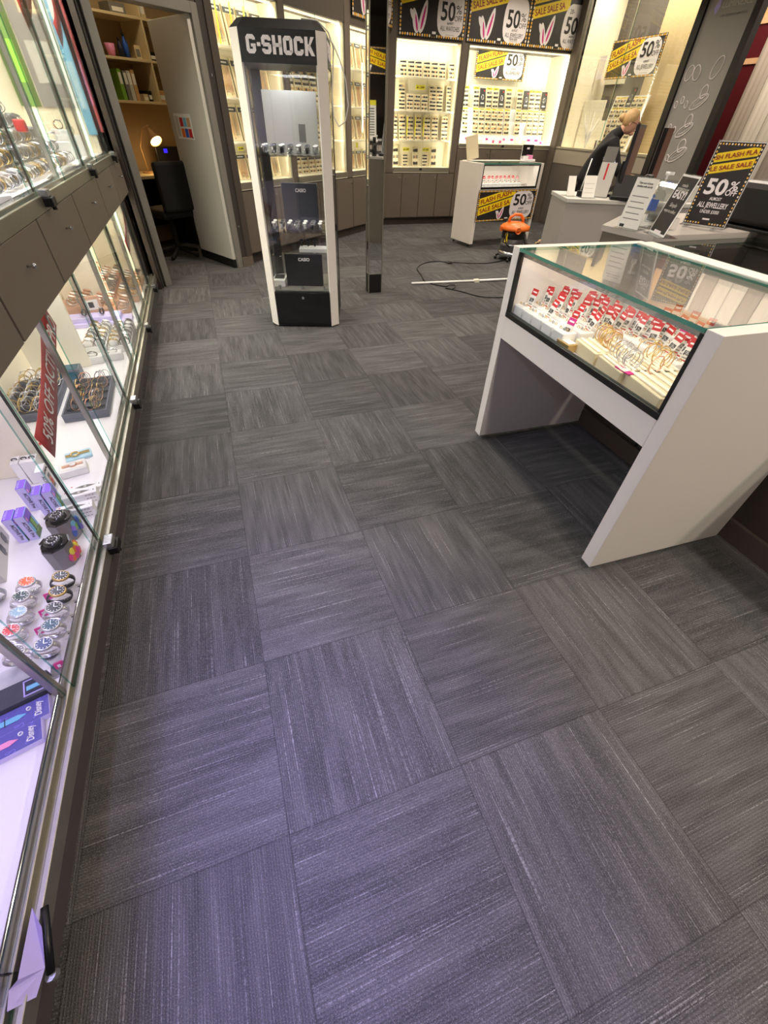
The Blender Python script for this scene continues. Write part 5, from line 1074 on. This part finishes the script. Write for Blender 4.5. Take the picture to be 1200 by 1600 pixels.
# portrait sale sign
def flash_card(b, w_, h):
    b.box(.006, w_-.006, -.0016, -.001, .006, h-.006, 'sign_black')
    bulbs_m = b.M; n = 22
    for i in range(n):
        z = .014+(h-.028)*i/(n-1)
        for x in (.013, w_-.013): b.plate([(x+.0035*math.cos(PI*k/3), z+.0045*math.sin(PI*k/3)) for k in range(6)], -.0018, .0006, 'bulb_gold' if i % 2 else 'bulb_white')
    for i in range(15):
        x = .013+(w_-.026)*i/14
        for z in (.014, h-.014):
            if z < .02 and 5 < i < 9: continue
            b.plate([(x+.004*math.cos(PI*k/3), z+.004*math.sin(PI*k/3)) for k in range(6)], -.0018, .0006, 'bulb_gold' if i % 2 else 'bulb_white')
    sl = .20
    for zc in (.79, .66):
        pl = [(0, zc*h-.018), (w_, zc*h-.018+sl*w_), (w_, zc*h+.017+sl*w_), (0, zc*h+.017)]
        b.plate(clip(pl, .018, w_-.018, .02, h-.022), -.0022, .0006, 'yellow')
    for zc, s_ in ((.79, 'SH FLASH FLA'), (.66, 'LE SALE SALE')):
        b.text(s_, .024, (w_*.5, -.0030, zc*h+sl*w_*.5-.009), 'sign_red', right=Vector((1, 0, sl)), up=Vector((-sl, 0, 1)), width=w_*.80, bold=.02)
    b.text('50', .085, (w_*.40, -.0024, h*.395), 'sign_white', width=w_*.46, bold=.03); b.text('%', .045, (w_*.76, -.0024, h*.465), 'sign_white', width=w_*.18, bold=.02); b.text('OFF', .032, (w_*.76, -.0024, h*.395), 'sign_white', width=w_*.24, bold=.02)
    b.text('ALMOST', .018, (w_*.5, -.0024, h*.325), 'sign_white', width=w_*.26, bold=.02); b.text('ALL JEWELLERY', .030, (w_*.5, -.0024, h*.235), 'sign_white', width=w_*.66, bold=.02); b.text('UNDER $3000', .020, (w_*.5, -.0024, h*.165), 'sign_white', width=w_*.42, bold=.01); b.box(w_*.42, w_*.58, -.0024, -.0018, h*.085, h*.105, 'sign_white')
acry('portrait FLASH SALE 50% OFF sign in a clear stand on the service island', Vector((2.385, 1.985, 1.008)), R(-63), .205, .335, 6, flash_card, base=.10, mat='white')
for i, x in enumerate((.03, .16)):
    t = empty('sign_foot', Vector((2.385, 1.985, 1.001))+Vector((math.cos(R(-63))*x, math.sin(R(-63))*x, 0)), R(-63), 'clear plastic foot under the %s corner of the portrait sale sign' % ['left', 'right'][i], 'foot'); MB().box(-.01, .01, -.05, .06, 0, .006, 'clear_plastic').box(-.01, .01, -.02, -.012, .006, .03, 'clear_plastic').build('foot', t)
t = empty('spray_bottle', (2.235, 2.165, 1.001), R(-70), 'dark hand wash bottle with a black cap and white label on the island', 'bottle'); MB().lathe([(.030, 0), (.032, .01), (.032, .11), (.020, .14), (.014, .145)], 'black_gloss', 20).build('body', t); MB().lathe([(.016, .145), (.022, .15), (.022, .19), (.018, .195)], 'black', 16).build('cap', t); b = MB().box(-.018, .018, -.034, -.031, .04, .085, 'charcoal'); b.text('FINE', .016, (0, -.0345, .065), 'sign_white', width=.028); b.box(-.008, .008, -.0345, -.034, .0, .02, 'grey_light'); b.build('label', t)
t = empty('sanitiser_bottle', (2.285, 2.10, 1.001), R(-75), 'clear sanitiser bottle with a blue label and white pump on the island', 'bottle'); MB().lathe([(.028, 0), (.030, .01), (.030, .12), (.012, .14)], 'clear_plastic', 20).build('body', t); b = MB().box(-.024, .024, -.0325, -.030, .05, .10, 'blue'); b.text('P', .024, (-.01, -.033, .10), 'blue', bold=.05); b.build('label', t); MB().lathe([(.014, .14), (.014, .16), (.005, .165), (.005, .195), (.012, .2), (.012, .212)], 'white', 14).box(-.006, .03, -.005, .005, .2, .212, 'white').build('pump', t)
t = empty('tape_roll', (2.36, 2.13, 1.001), 0, 'black tape dispenser half hidden behind the sanitiser', 'dispenser'); MB().lathe([(.02, 0), (.05, 0), (.05, .03), (.02, .03)], 'black', 20).build('roll', t)
b = MB(); tag(b.box(-.05, .05, -.04, .04, 0, .05, 'clear_plastic').build('clear_box', bev=.004), 'crumpled clear box behind the EASY! card', 'box').location = (2.17, 1.90, 1.001)
P('apron', (158, 150, 136), .5)
MXR = 3.78
# ================================================================== VACUUM, WAND, CORD
t = empty('vacuum_cleaner', (3.87, 5.68, 0), R(-12), 'orange and black drum vacuum cleaner on the carpet before the far counter', 'vacuum')
MB().lathe([(.15, .05), (.165, .06), (.165, .10), (.15, .115)], 'chrome', 24).build('base_ring', t)
MB().lathe([(.145, .11), (.15, .12), (.15, .25), (.145, .255)], 'drum_grey', 24).build('drum', t)
MB().lathe([(.153, .175), (.156, .18), (.156, .195), (.153, .20)], 'chrome', 24).build('band', t)
MB().lathe([(.15, .255), (.155, .262), (.152, .35), (.14, .356)], 'black', 24).build('motor_housing', t)
MB().lathe([(.165, .345), (.19, .35), (.195, .375), (.17, .40), (.10, .43), (.03, .44)], 'orange', 24).build('lid', t)
MB().tube([(-.10, 0, .41), (-.09, 0, .48), (-.03, 0, .515), (.05, 0, .51), (.09, 0, .47), (.10, 0, .41)], .018, 'orange', 8).build('carry_handle', t)
MB().box(-.2, -.17, -.03, .03, .33, .39, 'orange').build('clip', t, .006); MB().box(.17, .2, -.03, .03, .33, .39, 'orange').build('clip', t, .006)
o = MB().lathe([(.035, 0), (.038, .05), (.03, .05), (.026, .01)], 'orange', 16).build('inlet', t); o.location = (-.02, -.15, .36); o.rotation_euler = (R(90), 0, 0)
MB().box(-.14, -.11, -.10, -.07, .22, .32, 'yellow').build('warning_label', t)
MB().tube([(-.12, -.11, .37), (-.16, -.13, .28), (-.13, -.14, .20), (-.08, -.15, .17)], .008, 'black', 6).build('cord_wrap', t)
for k in range(5):
    a = 2*PI*k/5+.5; o = MB().tube([(.14*math.cos(a), .14*math.sin(a), .07), (.19*math.cos(a), .19*math.sin(a), .045)], .014, 'black').build('castor_arm', t); MB().ball((.19*math.cos(a), .19*math.sin(a), .022), .022, 'black', 10).build('castor_wheel', o)
MB().tube([(.13, -.06, .30), (.17, -.08, .20), (.24, -.08, .16), (.36, -.02, .18), (.46, .04, .24), (.60, .10, .34), (.80, .10, .48), (1.0, .08, .62), (1.2, .05, .78), (1.42, .0, .93)], .021, 'hose_grey', 10).build('hose', t)
b = MB()
for k in range(4): b.ring((.36+.05*k, -.02+.03*k, .18+.022*k), .03, .02, .03, .005, 'wood_light', 12, 4, Matrix.Rotation(R(30*k), 4, 'Z'))
b.build('cord_tie', t)
b = MB(); b.tube([(2.06, 4.827, .016), (2.45, 4.79, .016), (2.86, 4.757, .016)], .011, 'white', 8).tube([(2.86, 4.757, .016), (3.45, 4.72, .016)], .0125, 'white', 8).box(2.83, 2.89, 4.735, 4.779, .001, .03, 'cream'); tag(b.build('vacuum_wand'), 'long white vacuum wand lying across the carpet', 'wand')
cp = [(3.75, 5.60, .008), (3.403, 5.512, .008), (2.958, 5.656, .008), (2.781, 5.744, .008), (2.577, 5.682, .008), (2.392, 5.458, .008), (2.319, 5.14, .008), (2.258, 4.90, .008), (2.30, 4.78, .008), (2.408, 4.657, .008), (2.48, 4.69, .012), (2.52, 4.62, .016), (2.44, 4.545, .012), (2.38, 4.60, .008), (2.42, 4.55, .008), (2.50, 4.44, .008), (2.628, 4.218, .008), (2.881, 4.135, .008), (3.4, 4.1, .008)]
def smooth(p, k=4):
    out = []
    for i in range(len(p)-1):
        p0, p1, p2, p3 = [Vector(p[max(0, min(len(p)-1, j))]) for j in (i-1, i, i+1, i+2)]
        for q in range(k):
            u = q/k; out.append(.5*((2*p1)+(p2-p0)*u+(2*p0-5*p1+4*p2-p3)*u*u+(3*p1-p0-3*p2+p3)*u**3))
    return out+[Vector(p[-1])]
tag(MB().tube(smooth(cp), .006, 'black', 6).build('power_cord'), 'black vacuum cord curling over the carpet under the white wand', 'cord')
tag(MB().tube(smooth([(2.86, 5.64, .016), (2.90, 5.60, .014), (2.95, 5.60, .014), (2.97, 5.65, .016), (2.92, 5.68, .016)]), .006, 'black', 6).box(2.90, 2.95, 5.61, 5.65, .001, .02, 'black').build('cord_clip'), 'small black cord clip beside the vacuum cord on the carpet', 'clip')
# ================================================================== RIGHT WALL: window case, posters, mall
RX = 6.1
struct(MB().box(RX, RX+.06, 6.06, 8.2, .9, 1.10, 'apron').box(RX+.002, RX+.06, 6.06, 8.2, 0, .9, 'taupe_mid').box(RX-.004, RX+.06, 7.24, 7.33, 0, .9, 'wood_light').box(RX-.002, RX+.06, 7.33, 8.19, .04, .88, 'wall_dim').build('wall_right'))
struct(MB().box(RX-.03, RX+.10, 8.2, 8.36, 0, CEIL, 'taupe').build('trim_4', bev=.003))
t = empty('window_1', (RX, 0, 0), 0, 'x', 'x'); 
for k in ('label', 'category'): del t[k]
struct(t)
MB().pane(.012, .02, 7.16, 8.19, 1.10, 2.96).build('glass_pane', t); MB().pane(.012, .02, 6.07, 7.15, 1.10, 2.96).build('glass_pane', t)
MB().box(-.012, .05, 6.06, 8.2, 1.085, 1.115, 'aluminium').build('sill_track', t, .002)
t = empty('window_showcase', (RX+.06, 0, 0), 0, 'deep lit window showcase along the right wall with rows of earring cards', 'showcase')
MB().box(0, .62, 6.08, 8.2, 1.08, 1.10, 'cream').build('deck', t); MB().box(.62, .64, 7.35, 8.2, 1.08, 2.98, 'wall_dim').build('back_panel', t); MB().box(.62, .64, 6.08, 7.35, 1.08, 2.98, 'wall_beige').build('back_panel', t); MB().box(0, .62, 6.06, 6.08, 1.08, 2.98, 'wall_beige').build('end_panel', t); MB().box(0, .62, 8.2, 8.22, 1.08, 2.98, 'cream_back').build('end_panel', t); MB().box(0.02, .62, 6.06, 8.22, 2.975, 2.985, 'taupe_dark').build('top_panel', t)  # dim half of the back panel paints in the dark reflections
MB().box(.60, .618, 7.75, 8.19, 1.9, 2.35, 'cream_back').box(.60, .618, 7.55, 8.19, 1.45, 1.62, 'pane_view').build('wall_board', t); MB().box(.52, .53, 7.83, 7.842, 1.45, 2.9, 'aluminium').build('hanging_rod', t)
area('showcase_lamp', (RX+.30, 7.15, 2.96), .12, 33, (1, .90, .68), (0, 0, 0), size_y=1.9)
t = empty('white_screen', (RX+.34, 7.92, 1.101), R(-90), 'white upright panel at the left of the window showcase', 'panel'); MB().box(-.24, .26, 0, .02, 0, .60, 'cream').build('panel', t, .003)
t = empty('twig_decoration', (RX+.17, 7.66, 1.108), 0, 'white twig decoration beside the white panel in the window showcase', 'decoration'); b = MB(); rb = random.Random(9)
for k in range(14): a = rb.uniform(0, 6.28); b.tube([(0, 0, 0), (.05*math.cos(a), .05*math.sin(a), .2), (.14*math.cos(a), .12*math.sin(a), rb.uniform(.3, .48))], [.006, .004, .002], 'white', 5)
b.build('twigs', t)
t = empty('cushion_stand', (RX+.30, 7.55, 1.101), R(-90), 'small pale jewellery stand before the mirrors of the window showcase', 'stand'); MB().box(-.09, .09, 0, .02, .12, .36, 'cream').cyl((0, .01, 0), .012, .13, 'silver', 10).cyl((0, .01, 0), .06, .01, 'silver', 14).build('stand', t, .003)
t = empty('card_ladder', (RX+.36, 7.30, 1.110), R(-90), 'white sloping ladder stand carrying earring cards in the window showcase', 'stand')
b = MB(); b.M = M_rx(R(-12)); b.box(-.36, .36, .02, .03, 0, .66, 'white'); b.build('board', t)
LM = Matrix.Translation((RX+.36, 7.30, 1.110)) @ Matrix.Rotation(R(-90), 4, 'Z') @ M_rx(R(-12))
for r_ in range(5):
    for i in range(5):
        if r_ == 4 and i == 2:
            o = pad(.105, .22, 1, 1, 'pic', LM @ Vector((-.26+.13*i, 0.0, .03+.124*r_)), R(-90), 'dark picture card on top of the window ladder stand', 'picture card in the window showcase', 12); continue
        pad(.115, .12, 2, 3, 'card' if r_ > 2 else 'stud', LM @ Vector((-.26+.13*i, .0, .02+.124*r_)), R(-90), 'earring card, %s from left, %s row up on the window ladder stand' % (ORD[i], ORD[r_]), 'earring cards on the window ladder', 12)
sale_sign('sale sign hung in the window showcase on the right wall', (RX+.46, 8.0, 1.94), R(-90), 1.06, .42, sub=None)
t = empty('reflection_board', (RX+.42, 8.17, 1.95), R(-90), 'white board standing for a reflection left of the sale sign in the window showcase', 'sign'); MB().box(0, .15, 0, .006, 0, .26, 'sign_white').build('board', t)  # solid white board added in place of a reversed reflection in the glass
# tall black frame with the grey chalk poster
struct(MB().box(RX-.03, RX+.06, 5.965, 6.06, 0, CEIL, 'black').build('trim_5')); struct(MB().box(RX-.03, RX+.06, 5.22, 5.31, 0, CEIL, 'black').build('trim_6'))
t = empty('chalk_poster', (RX, 5.965, 0), R(-90), 'tall grey LUMINESCE poster with chalk drawn rings in a black frame', 'poster')
MB().box(0, .655, 0, .02, .55, 2.95, 'poster_grey').build('panel', t)
b = MB(); b.text('LUMINESCE', .075, (.40, -.002, 2.41), 'grey_light', width=.38); b.text('LAB GROWN DIAMONDS', .03, (.40, -.002, 2.34), 'grey', width=.34); b.build('lettering', t)
MB().plate([(.10, 2.42), (.14, 2.36), (.18, 2.43), (.15, 2.51)], -.0015, .001, 'lilac').build('emblem', t)
def loop(cx, cz, rx, rz_, a, n=20, r=.007):
    MB().tube([(cx+rx*math.cos(2*PI*k/n)*math.cos(a)-rz_*math.sin(2*PI*k/n)*math.sin(a), -.003, cz+rx*math.cos(2*PI*k/n)*math.sin(a)+rz_*math.sin(2*PI*k/n)*math.cos(a)) for k in range(n)], r, 'poster_line', 5, True).build('chalk_drawing', t)
for (cx, cz, s_) in [(.47, 1.93, 1), (.42, 1.66, 1), (.36, 1.40, 1), (.40, 1.16, 1.1)]:
    if cz > 1.9: loop(cx, cz, .055*s_, .10*s_, R(-20))
    else: loop(cx-.02, cz-.02, .12*s_, .045*s_, R(30)); loop(cx-.01, cz-.01, .09*s_, .02*s_, R(30), r=.004); loop(cx+.0, cz+.07, .045*s_, .06*s_, R(-10))
for (cx, cz) in [(.14, 1.90)]: loop(cx-.05, cz, .05, .07, R(-20)); loop(cx+.06, cz, .05, .07, R(20))
for (cx, cz) in [(.06, 1.62), (.14, 1.66), (.22, 1.62), (.10, 1.40), (.18, 1.38), (.14, 1.14), (.24, 1.10)]: loop(cx, cz, .025, .035, R(15), 10, .006)

# mall across the way
struct(MB().box(8.0, 8.1, -3, 9.5, 0, 3.3, 'wall_dim').build('wall_mall'))
t = empty('maroon_shopfront', (7.95, 0, 0), 0, 'maroon panelled shopfront with beige glazing bars beyond the poster', 'shopfront')
MB().box(0, .04, 6.42, 8.6, 0, 2.5, 'maroon').build('panel', t); MB().box(-.02, .05, 5.2, 8.6, 2.5, 2.58, 'muntin').build('head_bar', t); MB().box(0, .04, 5.2, 8.6, 2.58, 3.28, 'tan').build('upper_board', t)
for y in (7.0, 7.7): MB().box(-.02, .0, y-.03, y+.03, 0, 2.5, 'muntin').build('glazing_bar', t)
MB().box(-.02, .0, 6.42, 8.6, 2.11, 2.17, 'muntin').build('glazing_bar', t)
for i in range(14):
    y = 6.36-.27*i
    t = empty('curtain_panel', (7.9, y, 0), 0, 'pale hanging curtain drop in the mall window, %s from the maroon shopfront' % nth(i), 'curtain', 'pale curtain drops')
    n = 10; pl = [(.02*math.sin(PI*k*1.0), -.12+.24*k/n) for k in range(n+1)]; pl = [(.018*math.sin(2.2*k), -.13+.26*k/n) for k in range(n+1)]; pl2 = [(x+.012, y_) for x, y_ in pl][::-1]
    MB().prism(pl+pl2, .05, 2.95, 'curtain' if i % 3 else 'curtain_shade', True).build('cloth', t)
area('mall_lamp', (7.2, 5.2, 3.0), .9, 70, (1, .88, .74), (0, R(-20), 0), size_y=3.5)
# what the mirrored column shows: the counters and signs of the shop behind the camera
t = empty('rear_counter', (MXR-1.3, -2.6, 0), 0, 'dark counter behind the camera seen in the mirrored column', 'counter'); MB().box(0, 2.6, -.5, 0, 0, 1.02, 'taupe_dark').build('body', t, .003); MB().box(-.02, 2.62, -.52, .02, 1.02, 1.05, 'grey_light').build('top', t, .003)
sale_sign('sale sign behind the camera seen reversed in the mirrored column', (MXR, -2.3, 2.03), R(180), 1.06, .37)
t = empty('price_list', (MXR-.33, -2.62, 1.052), R(180), 'tall white price list behind the camera seen in the mirrored column', 'list'); b = MB(); b.M = M_rx(R(-6)); b.box(-.19, .19, 0, .008, 0, .62, 'paper'); b.box(-.19, .19, -.001, 0, .54, .62, 'yellow_tag')
for k in range(11):
    for q in (-.1, .06): b.box(q-.05, q+.06, -.001, 0, .06+.042*k, .075+.042*k, 'charcoal')
b.build('board', t)
for i, (x, y) in enumerate(DOWN):
    t = empty('downlight', (x, y, CEIL), 0, 'round recessed ceiling downlight, lamp %s of the shop grid' % nth(i), 'downlight', 'ceiling downlights'); MB().cyl((0, 0, -.012), .09, .012, 'aluminium', 20).build('trim_ring', t); MB().cyl((0, 0, -.016), .07, .004, 'led_disc', 20).build('diffuser', t)
# ================================================================== PERSON
def skin_obj(name, pts, edges, rad, mat, parent, sub=2, root=0):
    me = bpy.data.meshes.new(name); me.from_pydata([Vector(p) for p in pts], edges, []); o = bpy.data.objects.new(name, me); C.objects.link(o); o.parent = parent
    mo = o.modifiers.new('skin', 'SKIN'); mo.use_smooth_shade = True
    if not me.skin_vertices: 
        bpy.context.view_layer.objects.active = o
    lay = me.skin_vertices[0] if me.skin_vertices else None
    if lay is None: return o
    for i, v in enumerate(lay.data): r = rad[i]; v.radius = (r, r) if not isinstance(r, tuple) else r; v.use_root = (i == root)
    o.modifiers.new('sub', 'SUBSURF').levels = sub; o.modifiers['sub'].render_levels = sub
    me.materials.append(MAT[mat]); return o
PA = math.atan2(-.68, .733)   # she faces along local +x
t = empty('person', (5.10, 5.50, 0), PA, 'person in a black top with blond hair in a bun, stooping behind the register', 'person')
def limb(s):   # arms reach forward and down to the desk
    return [(-.14, s*.165, 1.25), (-.02, s*.215, 1.00), (.17, s*.12, .92)]
body = [(-.33, 0, .86), (-.28, 0, 1.02), (-.21, 0, 1.19), (-.14, 0, 1.30), (-.085, 0, 1.355), (-.035, 0, 1.41), (-.005, 0, 1.455)]
rad = [.055, .07, .09, .07, .045, .065, .06]
pts = list(body); ed = [(i, i+1) for i in range(6)]; 
for s in (-1, 1):
    k = len(pts); pts += limb(s)+[(.23, s*.10, .925)]; ed += [(2, k), (k, k+1), (k+1, k+2), (k+2, k+3)]; rad += [.042, .03, .024, .022]
    for f in range(5):
        q = len(pts); off = (f-2)*.017
        if f < 4: base = (.245, s*.10+off, .925); tip1 = (.285+.004*(2-abs(f-1.5)), s*.10+off*1.15, .915); tip2 = (.295+.008*(2-abs(f-1.5)), s*.10+off*1.2, .890)
        else: base = (.225, s*.10-s*.03, .92); tip1 = (.245, s*.10-s*.05, .91); tip2 = (.262, s*.10-s*.055, .90)
        pts += [base, tip1, tip2]; rad += [.009, .008, .0065]; ed += [(k+3, q), (q, q+1), (q+1, q+2)]
    h = len(pts); pts += [(-.32, s*.075, .80), (-.24, s*.095, .45), (-.27, s*.095, .09), (-.16, s*.10, .035)]; rad += [.045, .045, .036, .03]; ed += [(0, h), (h, h+1), (h+1, h+2), (h+2, h+3)]
bo = skin_obj('body', pts, ed, rad, 'skin', t)
# face: nose, brow, eyes, mouth, ear as small raised forms set into the head
b = MB(); HM = Matrix.Translation((-.01, 0, 1.425)) @ Matrix.Rotation(R(16), 4, 'Y'); b.M = HM
b.ball((0, 0, 0), .088, 'skin', 20, (1.0, .80, 1.22)); b.ball((.085, 0, -.012), .016, 'skin', 10, (1, .7, 1.5)); b.ball((.055, 0, -.075), .035, 'skin', 10, (1, .8, .8))
for s in (-1, 1): b.ball((.075, s*.030, .012), .010, 'dial_white', 8); b.ball((.083, s*.030, .012), .005, 'charcoal', 6); b.ball((-.005, s*.072, -.005), .020, 'skin', 10, (.7, .35, 1.2))
b.ball((.080, 0, -.052), .016, 'lip', 8, (.6, 1.3, .5)); b.build('face', t)
b = MB(); b.M = HM; b.ball((-.022, 0, .026), .095, 'blond', 18, (.96, .86, 1.06)); b.build('hair', t)
b = MB(); b.M = HM; b.ball((-.118, 0, .012), .040, 'blond', 14, (1, 1.0, 1)); b.build('hair_bun', t)
b = MB(); b.M = HM; b.ring((-.092, 0, .012), .032, .0, .032, .007, 'black', 14, 6, Matrix.Rotation(R(90), 4, 'Z')); o = b.build('hair_tie', t)
b = MB(); b.M = HM
for s in (-1, 1): b.ring((.092, s*.032, .012), .002, .020, .018, .0022, 'maroon', 14, 4, Matrix.Rotation(R(90), 4, 'Z')); b.tube([(.088, s*.052, .014), (.0, s*.078, .012)], .0022, 'maroon', 4)
b.build('glasses', t)
tp = [(-.35, 0, .80), (-.34, 0, .90), (-.29, 0, 1.05), (-.215, 0, 1.195), (-.145, 0, 1.30), (-.10, 0, 1.345), (-.075, 0, 1.375)]; tr = [.138, .13, .118, .128, .088, .062, .054]; te = [(i, i+1) for i in range(6)]
for s in (-1, 1): k = len(tp); tp += limb(s); te += [(3, k), (k, k+1), (k+1, k+2)]; tr += [.066, .06, .05]
skin_obj('top', tp, te, tr, 'black_cloth', t)
tp = [(-.34, 0, .86)]; tr = [.122]; te = []
for s in (-1, 1): k = len(tp); tp += [(-.32, s*.085, .76), (-.24, s*.095, .45), (-.265, s*.095, .13)]; tr += [.098, .068, .052]; te += [(0, k), (k, k+1), (k+1, k+2)]
skin_obj('trousers', tp, te, tr, 'dark_cloth', t)
for s in (-1, 1): MB().box(-.30, -.11, s*.095-.04, s*.095+.04, 0, .07, 'black').build('shoe', t, .025)
# walls closing the rest of the room behind the cases
struct(MB().box(-1.5, 9.5, 9.2, 9.3, 0, CEIL, 'wall_dim').build('wall_far'))
